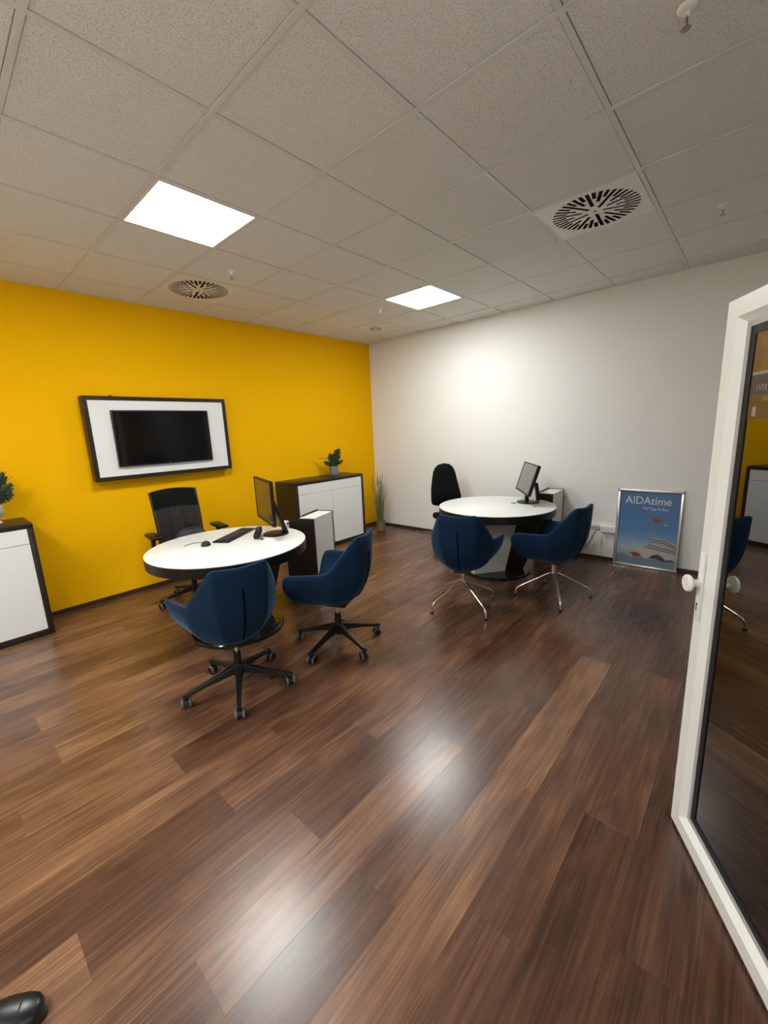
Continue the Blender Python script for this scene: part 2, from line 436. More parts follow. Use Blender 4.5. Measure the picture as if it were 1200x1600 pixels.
MW['brass'] = mat('dull_chrome_fitting', (0.35, 0.33, 0.31), 0.3, metal=1.0, var=0.1)

# ------------------------------------------------------------------ room shell
XL, YF = -6.85, -5.45            # left wall and front wall faces
def struct(o): o['kind'] = 'structure'; return o
struct(link('wall_back', bx(XL-0.15, 0.0, 0.0, 0.15, 0, H+0.25), MW['yellow']))
struct(link('wall_right', bx(0.0, 0.15, YF-0.15, 0.15, 0, H+0.25), MW['white']))
struct(link('wall_left', bx(XL-0.15, XL, YF-0.15, 0.0, 0, H+0.25), MW['white']))
# front wall with a shop window and a doorway widened to let light in
DX0, DX1, WX1 = -6.75, -4.30, -0.35
wf = bmesh.new()
bx(XL, DX0, YF-0.15, YF, 0, H+0.25, bm=wf)
bx(DX0, 0.0, YF-0.15, YF, 2.35, H+0.25, bm=wf)
bx(DX1, DX1+0.12, YF-0.15, YF, 0, 2.35, bm=wf)
bx(WX1, 0.0, YF-0.15, YF, 0, 2.35, bm=wf)
struct(link('wall_front', wf, MW['white']))
win = thing('window_1', 'dark shop window beside the doorway', 'window', ((DX1+0.12+WX1)/2, YF-0.075, 0.0))
del win['category']; struct(win)
hw = (WX1-DX1-0.12)/2
fb = bmesh.new()
for x0, x1, z0, z1 in ((-hw, hw, 0, 0.08), (-hw, hw, 2.27, 2.35), (-hw, -hw+0.07, 0.08, 2.27), (hw-0.07, hw, 0.08, 2.27), (-0.04, 0.04, 0.08, 2.27)):
    bx(x0, x1, -0.04, 0.04, z0, z1, bev=0.006, bm=fb)
link('window_frame', fb, MW['pvc'], win)
for s in (-1, 1):
    x0, x1 = (-hw+0.07, -0.04) if s < 0 else (0.04, hw-0.07)
    link('pane', bx(x0, x1, -0.012, 0.012, 0.08, 2.27), MW['glass'], win)

# floor: a slab and one object per laminate plank
FLX0, FLX1, FLY0, FLY1 = XL, 0.0, YF-0.15, 0.0
floor = struct(link('floor', bx(FLX0, FLX1, FLY0, FLY1, -0.12, -0.012), MW['subfloor']))
rnd = random.Random(21)
PWID, PLEN, GAP = 0.193, 1.285, 0.0002
known = {-3.507: -4.351, -3.700: -4.857, -4.086: -2.310, -4.472: -2.27}
plank_cache = {}
# wood tone (0 dark .. 1 pale) of the boards that stand out in the photograph: (x, y of a point on the board, tone)
TONES = [(-4.9, -3.60, 0.62), (-3.7, -3.60, 0.30), (-4.2, -3.80, 0.72), (-5.2, -3.80, 0.30), (-3.0, -3.80, 0.42), (-5.0, -3.21, 0.22), (-4.0, -3.21, 0.55),
         (-5.1, -3.41, 0.82), (-4.0, -3.41, 0.40), (-3.0, -4.18, 0.88), (-4.2, -4.18, 0.80), (-1.8, -4.18, 0.38), (-2.9, -4.57, 0.45), (-4.2, -4.57, 0.16), (-1.7, -4.57, 0.20),
         (-3.5, -4.38, 0.42), (-2.4, -4.38, 0.36), (-4.5, -4.38, 0.35), (-4.0, -3.99, 0.36), (-2.8, -3.99, 0.42), (-1.6, -3.99, 0.45), (-5.0, -3.02, 0.72), (-4.8, -2.83, 0.55), (-4.9, -2.64, 0.66), (-4.7, -2.44, 0.45),
         (-4.9, -2.25, 0.70), (-4.6, -2.06, 0.60), (-4.9, -1.86, 0.78), (-4.8, -1.67, 0.50), (-5.0, -1.48, 0.62), (-4.7, -1.28, 0.40), (-4.5, -1.09, 0.62), (-4.4, -0.9, 0.75), (-4.3, -0.7, 0.55), (-4.2, -0.51, 0.7),
         (-3.1, -3.41, 0.62), (-3.2, -3.21, 0.38), (-3.0, -3.02, 0.58), (-2.6, -4.77, 0.12), (-3.8, -4.77, 0.08), (-5.0, -4.77, 0.15), (-3.8, -4.96, 0.12), (-2.6, -4.96, 0.10), (-1.3, -4.38, 0.22)]
def plank_tone(x, y):
    for tx, ty, tv in TONES:
        if abs(y-ty) < PWID/2 and abs(x-tx) < PLEN/2: return tv
    return 0.22 + 0.38*rnd.random()
def plank(x0, x1, y0, y1):
    L_ = round(x1-x0-GAP, 4); W_ = round(y1-y0-GAP, 4); kx = (L_, W_)
    if kx not in plank_cache:
        b = bmesh.new(); hx, hy = L_/2, W_/2; c = 0.0003
        lo = [b.verts.new(v) for v in ((-hx, -hy, -0.012), (hx, -hy, -0.012), (hx, hy, -0.012), (-hx, hy, -0.012))]
        md = [b.verts.new(v) for v in ((-hx, -hy, -c), (hx, -hy, -c), (hx, hy, -c), (-hx, hy, -c))]
        hi = [b.verts.new(v) for v in ((-hx+c, -hy+c, 0), (hx-c, -hy+c, 0), (hx-c, hy-c, 0), (-hx+c, hy-c, 0))]
        b.faces.new(hi)
        for A, B in ((lo, md), (md, hi)):
            for i in range(4):
                j = (i+1) % 4; b.faces.new((A[i], A[j], B[j], B[i]))
        me = bpy.data.meshes.new('plank'); b.to_mesh(me); b.free(); me.materials.append(MW['floor']); plank_cache[kx] = me
    o = inst('plank', plank_cache[kx], floor, ((x0+x1)/2, (y0+y1)/2, 0))
    o.color = (plank_tone((x0+x1)/2, (y0+y1)/2), 0, 0, 1)      # every board has its own wood tone
ytop = -3.507 + PWID*18
y = ytop; rows = []
while y - PWID > FLY0 - PWID:
    rows.append(y); y -= PWID
ph = 0.0
for yt in [ytop+PWID] + rows:
    y1 = min(yt, FLY1); y0 = max(yt-PWID, FLY0)
    if y1 - y0 < 0.01: continue
    kx = [v for k, v in known.items() if abs(k-yt) < 0.01]
    if kx: ph = kx[0]
    else: ph = ph + PLEN*rnd.choice((0.31, 0.43, 0.58, 0.69)) + rnd.uniform(-0.05, 0.05)
    s = ph - math.ceil((ph - FLX0)/PLEN)*PLEN
    while s < FLX1:
        a, b_ = max(s, FLX0), min(s+PLEN, FLX1)
        if b_ - a > 0.03: plank(a, b_, y0, y1)
        s += PLEN

# ceiling: slab, runners, and one object per mineral tile
ceil = struct(link('ceiling', bx(XL, 0.0, YF-0.15, 0.0, H+0.12, H+0.25), MW['dark']))
TS = 0.625; DXC = 0.3165; DYC = 0.4607
gx = lambda c: -DXC-(7-c)*TS
gy = lambda r: -DYC-(r-1)*TS
cs = [c for c in range(-6, 8) if gx(c) > XL+0.02]
rs = [r for r in range(1, 12) if gy(r) > YF+0.02]
xs = [XL]+[gx(c) for c in cs]+[0.0]
ys = [0.0]+[gy(r) for r in rs]+[YF]
RW = 0.024
for x in xs[1:-1]:
    link('ceiling_runner', bx(x-RW/2, x+RW/2, YF, 0, H, H+0.03), MW['runner'], ceil)
for yv in ys[1:-1]:
    for xa, xb in zip(xs, xs[1:]):
        if xb - xa > 0.05: link('ceiling_cross_runner', bx(xa+RW/2, xb-RW/2, yv-RW/2, yv+RW/2, H+0.0006, H+0.03), MW['runner'], ceil)
for nm, a in (('x', None),):
    link('ceiling_edge_angle', bx(XL, 0, -0.02, 0, H-0.001, H+0.02), MW['runner'], ceil)
    link('ceiling_edge_angle', bx(-0.02, 0, YF, -0.02, H-0.001, H+0.02), MW['runner'], ceil)
special = {(1, 3): 'light', (5, 3): 'light', (2, 1): 'vent', (4, 6): 'vent'}
ADDED_FILL_PANELS = [(-3, 3), (-3, 6)]  # unseen panels added to brighten the left side of the room
for e_ in ADDED_FILL_PANELS: special[e_] = 'light'
tcache = {}
colidx = [None]+list(cs)
for i, (xa, xb) in enumerate(zip(xs, xs[1:])):
    for j, (ya, yb) in enumerate(zip(ys, ys[1:])):
        c = colidx[i]; r = j
        if c is not None and (c, r) in special: continue
        wx = round(xb-xa-RW-0.004, 3); wy = round(ya-yb-RW-0.004, 3)
        if wx < 0.03 or wy < 0.03: continue
        if (wx, wy) not in tcache:
            b = bmesh.new(); bx(-wx/2, wx/2, -wy/2, wy/2, 0, 0.015, bev=0.003, bm=b)
            me = bpy.data.meshes.new('ceiling_tile'); b.to_mesh(me); b.free(); me.materials.append(MW['tile']); tcache[(wx, wy)] = me
        o = inst('ceiling_tile', tcache[(wx, wy)], ceil, ((xa+xb)/2, (ya+yb)/2, H+0.003+random.uniform(-0.001, 0.0015)))

# baseboards
def baseboard(name, x0, x1, y0, y1):
    o = struct(link(name, bx(x0, x1, y0, y1, 0.0, 0.042, bev=0.004), MW['base']))
baseboard('baseboard_back', -4.63, -2.02, -0.016, 0.0)
baseboard('baseboard_corner', -0.74, -0.016, -0.016, 0.0)
baseboard('baseboard_right', -0.016, 0.0, -5.4, 0.0)

# ------------------------------------------------------------------ ceiling fittings
def panel_light(c, r, label, led='led'):
    t = thing('ceiling_light', label, 'ceiling light', (gx(c)+TS/2, gy(r)-TS/2, H), group='square ceiling light panels')
    h = TS/2-0.014
    fr = bmesh.new()
    for x0, x1, y0, y1 in ((-h, h, -h, -h+0.012), (-h, h, h-0.012, h), (-h, -h+0.012, -h+0.012, h-0.012), (h-0.012, h, -h+0.012, h-0.012)):
        bx(x0, x1, y0, y1, -0.002, 0.02, bm=fr)
    link('frame', fr, MW['pvc'], t)
    link('diffuser', bx(-h+0.012, h-0.012, -h+0.012, h-0.012, 0.0, 0.012), MW[led], t)
    return t
panel_light(1, 3, 'glowing square ceiling panel above the desk by the yellow wall')
panel_light(5, 3, 'glowing square ceiling panel nearest the white wall and corner')
for e_ in ADDED_FILL_PANELS: panel_light(*e_, {(-3, 3): 'added ceiling panel out of view, brightening the left side above the left sideboard', (-3, 6): 'added ceiling panel out of view, brightening the left front floor'}[e_])

def vent_plate_mesh():
    b = bmesh.new(); h = TS/2-0.014
    box(b, (2*h, 2*h, 0.003), (0, 0, 0.0005))
    me = bpy.data.meshes.new('a'); b.to_mesh(me); b.free()
    c = bmesh.new()
    for i in range(40):
        a = 2*PI*(i+0.5)/40
        r0, r1 = slot(i)
        box(c, (r1-r0, 0.0235, 0.05), ((r0+r1)/2*math.cos(a), (r0+r1)/2*math.sin(a), 0), (0, 0, a))
    mc = bpy.data.meshes.new('b'); c.to_mesh(mc); c.free()
    oa = bpy.data.objects.new('a', me); ob = bpy.data.objects.new('b', mc); COL.objects.link(oa); COL.objects.link(ob)
    md = oa.modifiers.new('x', 'BOOLEAN'); md.object = ob; md.operation = 'DIFFERENCE'; md.solver = 'EXACT'
    dg = bpy.context.evaluated_depsgraph_get(); dg.update()
    res = bpy.data.meshes.new_from_object(oa.evaluated_get(dg))
    bpy.data.objects.remove(oa); bpy.data.objects.remove(ob)
    res.materials.clear(); res.materials.append(MW['vent']); res.name = 'vent_plate'
    return res
def slot(i):
    k = i % 4
    return ((0.045 if i % 8 == 0 else 0.075) if k == 0 else 0.125 if k == 2 else 0.175), 0.262
vpm = vent_plate_mesh()
vane_me = {}
for i in range(8):
    r0, r1 = slot(i)
    b = bmesh.new(); box(b, (r1-r0-0.004, 0.003, 0.016), ((r0+r1)/2, 0, 0.030), (math.radians(25), 0, 0))
    me = bpy.data.meshes.new('vane'); b.to_mesh(me); b.free(); me.materials.append(MW['vane']); vane_me[i] = me
def vent(c, r, label):
    t = thing('ceiling_vent', label, 'air vent', (gx(c)+TS/2, gy(r)-TS/2, H), group='round slotted ceiling vents')
    o = bpy.data.objects.new('vent_plate', vpm); COL.objects.link(o); o.parent = t
    hb = bmesh.new(); h = TS/2-0.02
    lathe([(0.29, 0.006), (0.29, 0.075), (0.0, 0.075)], 32, hb)
    for f_ in [f_ for f_ in hb.faces if len(f_.verts) > 4 and f_.calc_center_median().z < 0.02]: hb.faces.remove(f_)
    link('housing', hb, MW['dark'], t)
    link('centre_screw', lathe([(0, -0.004), (0.008, -0.003), (0.009, 0.0), (0.009, 0.004)], 12), MW['vane'], t, True)
    for i in range(40):
        inst('vane', vane_me[i % 8], t, (0, 0, 0), 2*PI*(i+0.5)/40)
vent(2, 1, 'round slotted vent in the ceiling over the yellow wall')
vent(4, 6, 'large round slotted vent in the ceiling over the white wall side')

def sprinkler(x, y, label):
    t = thing('fire_sprinkler', label, 'sprinkler', (x, y, H), group='pendent ceiling sprinklers')
    link('escutcheon', lathe([(0.0, -0.012), (0.018, -0.012), (0.030, -0.004), (0.032, 0.0), (0.032, 0.003)], 20), MW['pvc'], t, True)
    link('body', lathe([(0.008, -0.012), (0.010, -0.022), (0.007, -0.028)], 12), MW['pvc'], t, True)
    fr = bmesh.new()
    for s in (-1, 1):
        tube(curve_pts([(s*0.006, 0, -0.024), (s*0.013, 0, -0.036), (s*0.010, 0, -0.050), (0, 0, -0.058)], 5), 0.0022, 6, fr)
    link('frame_arm', fr, MW['brass'], t, True)
    link('bulb', lathe([(0, -0.026), (0.003, -0.029), (0.003, -0.052), (0, -0.055)], 8), MW['print_red'], t, True)
    link('deflector', lathe([(0, -0.062), (0.016, -0.0605), (0.016, -0.0595), (0.004, -0.058)], 16), MW['brass'], t, True)
sprinkler(-3.145, -4.532, 'ceiling sprinkler nearest the camera at the upper right')
sprinkler(-1.315, -4.535, 'ceiling sprinkler near the white wall right of the large vent')
sprinkler(-3.136, -1.392, 'ceiling sprinkler between the ceiling light and the vent by the yellow wall')
sprinkler(-1.305, -1.436, 'ceiling sprinkler beside the light panel nearest the corner')
t = thing('smoke_detector', 'small round detector on the ceiling near the far corner', 'detector', (-0.668, -0.774, H))
link('ring', lathe([(0.052, 0.002), (0.060, -0.010), (0.072, -0.010), (0.078, 0.002)], 28), MW['brass'], t, True)
link('dome', lathe([(0, -0.012), (0.035, -0.010), (0.050, 0.0), (0.050, 0.003)], 24), MW['pvc'], t, True)

# ------------------------------------------------------------------ sideboards
def sideboard(x0, x1, label):
    Hc, D, tk = 0.982, 0.458, 0.040
    W = x1-x0
    t = thing('sideboard', label, 'sideboard', ((x0+x1)/2, -0.002, 0), group='white sideboards in dark wood surrounds')
    h = W/2
    link('top_board', bx(-h, h, -D, 0, Hc-tk, Hc, bev=0.006), MW['wenge'], t, True)
    link('bottom_board', bx(-h+tk, h-tk, -D, 0, 0.0, 0.052, bev=0.003), MW['wenge'], t, True)
    for s in (-1, 1):
        link('side_board', bx(*sorted((s*h, s*(h-tk))), -D, 0, 0, Hc-tk, bev=0.004), MW['wenge'], t, True)
    link('carcass', bx(-h+tk, h-tk, -D+0.03, -0.004, 0.052, Hc-tk), MW['lam'], t)
    zi = Hc-tk-0.003; zd = zi-0.128
    link('drawer_front', bx(-h+tk+0.003, h-tk-0.003, -D+0.006, -D+0.026, zd+0.002, zi, bev=0.0015), MW['lam'], t)
    for a, b_ in ((-h+tk+0.003, -0.002), (0.002, h-tk-0.003)):
        link('cabinet_door', bx(a, b_, -D+0.006, -D+0.026, 0.055, zd-0.002, bev=0.0015), MW['lam'], t)
    return t
sideboard(-5.885, -4.64, 'white sideboard in a dark wood surround at the left edge')
sideboard(-2.0, -0.752, 'white sideboard in a dark wood surround near the corner, with a monstera on it')

# ------------------------------------------------------------------ television and its wall panel
t = thing('display_board', 'white wall panel in a deep dark wood frame behind the television', 'wall panel', (-3.36, 0, 1.23))
w2, hh, d, lp = 0.707, 0.818, 0.112, 0.040
link('white_panel', bx(-w2+lp, w2-lp, -d+0.004, -d+0.024, lp, hh-lp), MW['lam'], t)
for x0, x1, z0, z1 in ((-w2, w2, 0, lp), (-w2, w2, hh-lp, hh), (-w2, -w2+lp, lp, hh-lp), (w2-lp, w2, lp, hh-lp)):
    link('frame_board', bx(x0, x1, -d, -0.001, z0, z1, bev=0.002), MW['wenge'], t)
link('wall_bracket_top', bx(-0.46, -0.44, -0.07, -0.03, hh, hh+0.012, bev=0.003), MW['bplastic'], t)
t = thing('television', 'black flat television mounted on the framed white wall panel', 'television', (-3.372, -d+0.004, 1.357+0.0))
w2, hh = 0.482, 0.557
link('casing', bx(-w2, w2, -0.034, 0.0, 0, hh, bev=0.004), MW['bplastic'], t, True)
link('screen', bx(-w2+0.010, w2-0.010, -0.0355, -0.0335, 0.016, hh-0.010), MW['screen'], t)
text('logo', 'LG', 0.016, MW['alu'], t, T((0, -0.0352, 0.003), (PI/2, 0, 0)), 'CENTER')

# ------------------------------------------------------------------ round desks
def desk(cx, cy, rz, label, R=0.622):
    t = thing('round_desk', label, 'desk', (cx, cy, 0), rz, 'round white topped desks')
    zt = 0.745
    link('tabletop', lathe([(0, zt-0.006), (R-0.002, zt-0.006), (R-0.0015, zt-0.001), (R-0.003, zt), (0, zt)], 96), MW['desk'], t, True)
    link('edge_band', lathe([(0, zt-0.083), (R-0.004, zt-0.083), (R, zt-0.079), (R, zt-0.008), (R-0.004, zt-0.006), (0, zt-0.006)], 96), MW['edge'], t, True)
    # leaning pedestal between the base disc and the top: pale faces, black end panels
    def sl(a0, a1, b0, b1, y0, y1, z0, z1):
        """leaning slab: x-range a0..a1 at the bottom, b0..b1 at the top"""
        b = bmesh.new()
        V = [b.verts.new(v) for v in ((a0, y0, z0), (a1, y0, z0), (a1, y1, z0), (a0, y1, z0), (b0, y0, z1), (b1, y0, z1), (b1, y1, z1), (b0, y1, z1))]
        for q in ((3, 2, 1, 0), (4, 5, 6, 7), (0, 1, 5, 4), (1, 2, 6, 5), (2, 3, 7, 6), (3, 0, 4, 7)): b.faces.new([V[i] for i in q])
        return b
    z0, z1 = 0.03, zt-0.083
    link('pedestal', sl(-0.32, 0.04, -0.17, 0.19, -0.16, -0.02, z0, z1), MW['greylam'], t, label='light grey leaning pedestal')
    link('end_panel', sl(0.04, 0.26, 0.19, 0.56, -0.15, 0.02, z0, z1), MW['edge'], t)
    link('rear_panel', sl(-0.32, 0.04, -0.17, 0.19, -0.02, 0.10, z0, z1), MW['edge'], t)
    link('base_disc', lathe([(0, 0), (0.370, 0), (0.376, 0.004), (0.376, 0.024), (0.370, 0.030), (0, 0.030)], 72), MW['disc'], t, True)
    return t
D1 = (-3.585, -1.685); D2 = (-1.02, -2.775)
desk(*D1, 0.36, 'round white desk with keyboard and monitor before the yellow wall')
g2 = desk(*D2, math.radians(-38), 'round white desk with monitor before the white wall')
link('cable_grommet', lathe([(0, 0.7452), (0.022, 0.7452), (0.030, 0.7466), (0.034, 0.7452), (0.034, 0.744)], 24, mat4=Matrix.Rotation(math.radians(38), 4, 'Z') @ Matrix.Translation((0.204, -0.116, 0))), MW['gtread'], g2, True)

# computer housings standing beside each desk (white top and front, black sides)
def housing(px, py, ang, W3, label):
    """origin: near front lower corner; local x along the long white face, local y across"""
    t = thing('computer_housing', label, 'computer housing', (px, py, 0), ang, 'tall narrow computer housings')
    L_, W_, Hh = 0.385, 0.160, 0.812
    link('white_front', bx(0.0, L_-0.02, 0.0, 0.018, 0.03, Hh, bev=0.001), MW['lam'], t)
    link('white_top', bx(0.0, L_-0.02, 0.018, W_, Hh-0.018, Hh, bev=0.001), MW['lam'], t)
    link('rear_edge', bx(L_-0.02, L_, -0.002, W_+0.02, 0.0, Hh+0.004, bev=0.001), MW['edge'], t)
    # black end panel: wider than the top, its upper outer corner rounded off
    rad = 0.09
    poly = [(0.0, 0.02), (0.0, Hh-0.004)]
    poly += [(W_+0.0, Hh-0.004)]
    for k in range(1, 9):
        a = PI/2*k/8
        poly.append((W3-rad + rad*math.sin(a), Hh-0.03-rad+rad*math.cos(a)))
    poly.append((W3, 0.02))
    link('end_panel', prism(poly, 0.016, m=Matrix(((0, 0, 1, -0.016), (1, 0, 0, 0.0), (0, 1, 0, 0), (0, 0, 0, 1)))), MW['wenge'], t)
    sp = [(0, 0.03), (0, Hh-0.07)]
    for k in range(1, 8):
        a = PI/2*k/7
        sp.append((0.10-0.10*math.cos(a), Hh-0.07+0.085*math.sin(a)))
    sp += [(L_-0.02, Hh+0.015), (L_-0.02, 0.03)]
    link('side_panel', prism(sp, 0.014, m=Matrix(((1, 0, 0, 0.0), (0, 0, 1, W_+0.002), (0, 1, 0, 0), (0, 0, 0, 1)))), MW['edge'], t)
    link('plinth', bx(0.02, L_-0.03, 0.01, W_-0.01, 0.0, 0.03), MW['edge'], t)
    return t
housing(-2.767, -1.784, math.radians(21.5), 0.33, 'tall narrow white topped housing between the left desk and the sideboard')
housing(-0.408, -3.178, math.radians(2), 0.20, 'tall narrow white topped housing between the right desk and the white wall')

# ------------------------------------------------------------------ monitors and desk equipment
def monitor(a, b_, top_off, z0, z1, thick, scr, label, stand):
    """a, b_: bottom corners (near, far) seen on the table plan; top_off: plan shift of the top edge"""
    A = Vector((a[0], a[1], z0)); B = Vector((b_[0], b_[1], z0))
    U = (B-A); Wd = U.length; U.normalize()
    V = Vector((top_off[0], top_off[1], z1-z0)); V -= U*V.dot(U); Hh = V.length; V.normalize()
    Nn = U.cross(V)                                     # points out of the back
    base = Vector((stand[0], stand[1], 0.745))
    t = thing('computer_monitor', label, 'monitor', base)
    F = Matrix.Translation(A-base) @ Matrix((U, V, Nn)).transposed().to_4x4()
    def part(name, bm, m, smooth=False):
        bmesh.ops.transform(bm, matrix=F, verts=bm.verts); return link(name, bm, m, t, smooth)
    part('casing', bx(0, Wd, 0, Hh, 0.0, thick, bev=0.003), MW['bplastic'], True)
    bz = bmesh.new()
    for x0, x1, y0, y1 in ((0, Wd, 0, 0.018), (0, Wd, Hh-0.014, Hh), (0, 0.014, 0.018, Hh-0.014), (Wd-0.014, Wd, 0.018, Hh-0.014)):
        bx(x0, x1, y0, y1, -0.006, 0.0, bm=bz)
    part('bezel', bz, MW['bplastic'])
    part('screen', bx(0.014, Wd-0.014, 0.018, Hh-0.014, -0.003, 0.0005), scr)
    c = F @ Vector((Wd/2, Hh*0.45, thick))
    return t, c, Nn, U, F, Wd, Hh
m1, c1, n1_, u1, F1, W1, H1 = monitor((-3.335, -1.985), (-3.142, -1.425), (0.0, 0.0), 0.868, 1.244, 0.022, MW['mscreen'], 'black computer monitor on the left desk, seen nearly edge on', (-3.175, -1.745))
link('base_plate', lathe([(0, 0), (0.112, 0), (0.115, 0.003), (0.115, 0.008), (0.110, 0.011), (0, 0.012)], 40), MW['bplastic'], m1, True)
b = bmesh.new()
P0, P1 = Vector((0.085, -0.030, 0.010)), Vector((c1.x+0.020, c1.y-0.008, c1.z+0.085))
zz = (P1-P0); Ln = zz.length; zz.normalize(); yy = u1; xx = yy.cross(zz).normalized(); yy = zz.cross(xx)
box(b, (0.030, 0.095, Ln), (0, 0, Ln/2), bev=0.004)
bmesh.ops.transform(b, matrix=Matrix.Translation(P0) @ Matrix((xx, yy, zz)).transposed().to_4x4(), verts=b.verts)
link('stand', b, MW['bplastic'], m1, True)
m2, c2, n2_, u2_, F2, W2, H2 = monitor((-0.966, -3.113), (-0.500, -2.770), (0.052, -0.085), 0.860, 1.180, 0.030, MW['reflscreen'], 'tilted computer monitor with a wall reflection coloured into its screen on the right desk', (-0.70, -3.005))
link('base_plate', lathe([(0, 0), (0.118, 0), (0.122, 0.003), (0.122, 0.009), (0.116, 0.012), (0, 0.013)], 40), MW['bplastic'], m2, True)
b = bmesh.new()
box(b, (0.055, 0.035, 0.24), (-0.015, 0.01, 0.13), (0, 0, math.radians(38)), bev=0.006)
link('stand', b, MW['bplastic'], m2, True)
b = bmesh.new(); tube([(0.0, -0.03, 0.20), (0.02, -0.06, 0.24), tuple(c2)], 0.018, 12, b)
link('tilt_hinge', b, MW['bplastic'], m2, True)
b = bmesh.new(); box(b, (0.05, 0.035, 0.20), (0.035, -0.085, 0.122), (math.radians(-8), 0, math.radians(38)), bev=0.006)
link('rear_arm', b, MW['bplastic'], m2, True)

kb = thing('keyboard', 'long black keyboard lying on the left desk', 'keyboard', (-3.415, -1.478, 0.745), math.radians(32))
link('body', bx(-0.245, 0.245, -0.072, 0.072, 0.0, 0.014, bev=0.003), MW['bplastic'], kb, True)
key = bmesh.new(); box(key, (0.0165, 0.0165, 0.007), (0, 0, 0.0175), bev=0.002, seg=1)
kme = bpy.data.meshes.new('key'); key.to_mesh(kme); key.free(); kme.materials.append(MW['key'])
for r_ in range(5):
    for c_ in range(22):
        if c_ in (15, 18) and r_ < 4: continue
        inst('key', kme, kb, (-0.222+c_*0.0205+(0.004*r_ if c_ < 15 else 0), 0.046-r_*0.0215, 0))
ms = thing('computer_mouse', 'dark computer mouse at the left end of the keyboard', 'mouse', (-3.722, -1.56, 0.745), math.radians(60))
b = bmesh.new()
bmesh.ops.create_uvsphere(b, u_segments=24, v_segments=12, radius=1)
for v in b.verts:
    v.co = Vector((v.co.x*0.062, v.co.y*0.038*(1-0.12*v.co.x), max(v.co.z, 0)*0.036*(1-0.25*v.co.x)))
link('shell', b, MW['nylon'], ms, True)
link('scroll_wheel', lathe([(0.0, -0.004), (0.008, -0.004), (0.009, 0), (0.008, 0.004), (0, 0.004)], 14, mat4=T((0.022, 0, 0.025), (PI/2, 0, 0))), MW['chrome'], ms, True)
link('cord', tube(curve_pts([(0.05, 0, 0.006), (0.09, 0.03, 0.004), (0.10, 0.11, 0.004), (0.03, 0.17, 0.004)], 8), 0.0022, 6), MW['cable'], ms, True)

fs = thing('folding_stand', 'small black device with thin wire legs lying before the left monitor', 'desk device', (-3.36, -1.75, 0.745), math.radians(48))
b = bmesh.new(); box(b, (0.17, 0.055, 0.042), (0.045, 0.0, 0.042), (0, math.radians(-14), 0), bev=0.011)
link('body', b, MW['bplastic'], fs, True)
for s, e_ in ((-1, 0.075), (1, 0.03)):
    link('wire_leg', tube([(-0.045, -0.045-0.012*s, 0.004), (e_, -0.02-0.02*s, 0.095)], 0.0035, 8), MW['brass'], fs, True)
link('foot', lathe([(0, 0), (0.010, 0), (0.010, 0.010), (0, 0.012)], 12, c=(-0.048, -0.046, 0)), MW['bplastic'], fs, True)
ab = thing('adapter_box', 'small white box standing behind the left monitor stand', 'box', (-3.005, -1.655, 0.745), math.radians(25))
link('body', bx(-0.03, 0.03, -0.022, 0.022, 0.0, 0.075, bev=0.006), MW['pvc'], ab, True)
link('jack', lathe([(0.009, 0), (0.009, 0.008), (0.004, 0.008), (0.004, 0.002)], 12, mat4=T((0.0, -0.022, 0.05), (PI/2, 0, 0))), MW['bplastic'], ab, True)

# ------------------------------------------------------------------ blue tub chairs
ZB = 0.345
rim_half = [(0, .245, .462), (.10, .250, .462), (.19, .250, .468), (.245, .255, .490), (.287, .262, .535), (.317, .258, .588), (.330, .238, .629), (.332, .200, .647), (.317, .10, .652),
            (.292, -.01, .656), (.272, -.075, .668), (.250, -.120, .722), (.216, -.180, .795), (.182, -.232, .862), (.163, -.256, .887), (.140, -.268, .895), (.07, -.282, .889), (0, -.287, .886)]
def rim_curve():
    P = curve_pts(rim_half, 5)
    return P + [Vector((-p.x, p.y, p.z)) for p in P[-2:0:-1]]
def bowl(p, t, inner):
    zb = ZB if not inner else 0.43
    k = max(0.0, min(1.0, (-p.y+0.05)/0.25)); k = k*k*(3-2*k)
    hgt = 1-math.cos(t*PI/2)
    n = 2.0+1.6*k
    g = (1-(1-hgt)**n)**0.5
    g *= (1-0.07*k) + 0.07*k*hgt
    c = Vector((0, -0.02))
    q = Vector((p.x, p.y))-c
    if inner:
        ln = max(q.length, 1e-4); q = q*(max(ln-0.036, 0.02)/ln)
        zr = p.z-0.002
        g = min(1.0, g*1.02) if k > 0 else g
        zz = zb + (max(zr, zb+0.012)-zb)*hgt
    else:
        zz = zb + (p.z-zb)*hgt
    return Vector((c.x+q.x*g, c.y+q.y*g, zz))
def shell_mesh():
    R = rim_curve(); n = len(R); b = bmesh.new(); NV = 15
    def surf(inner):
        rings = []
        for k in range(1, NV+1):
            rings.append([b.verts.new(bowl(p, k/NV, inner)) for p in R])
        c = b.verts.new((0, -0.02, ZB if not inner else 0.43))
        for i in range(n): b.faces.new((c, rings[0][i], rings[0][(i+1) % n]))
        for a, d in zip(rings, rings[1:]):
            for i in range(n):
                j = (i+1) % n; b.faces.new((a[i], a[j], d[j], d[i]))
        return rings[-1]
    o = surf(False); i_ = surf(True)
    mid = [b.verts.new((o[k].co*0.5+i_[k].co*0.5)+Vector((0, 0, 0.0075))) for k in range(n)]
    mo = [b.verts.new((o[k].co*0.85+i_[k].co*0.15)+Vector((0, 0, 0.0045))) for k in range(n)]
    for k in range(n):
        j = (k+1) % n
        b.faces.new((o[k], o[j], mo[j], mo[k])); b.faces.new((mo[k], mo[j], mid[j], mid[k])); b.faces.new((mid[k], mid[j], i_[j], i_[k]))
    return b
sm = shell_mesh()
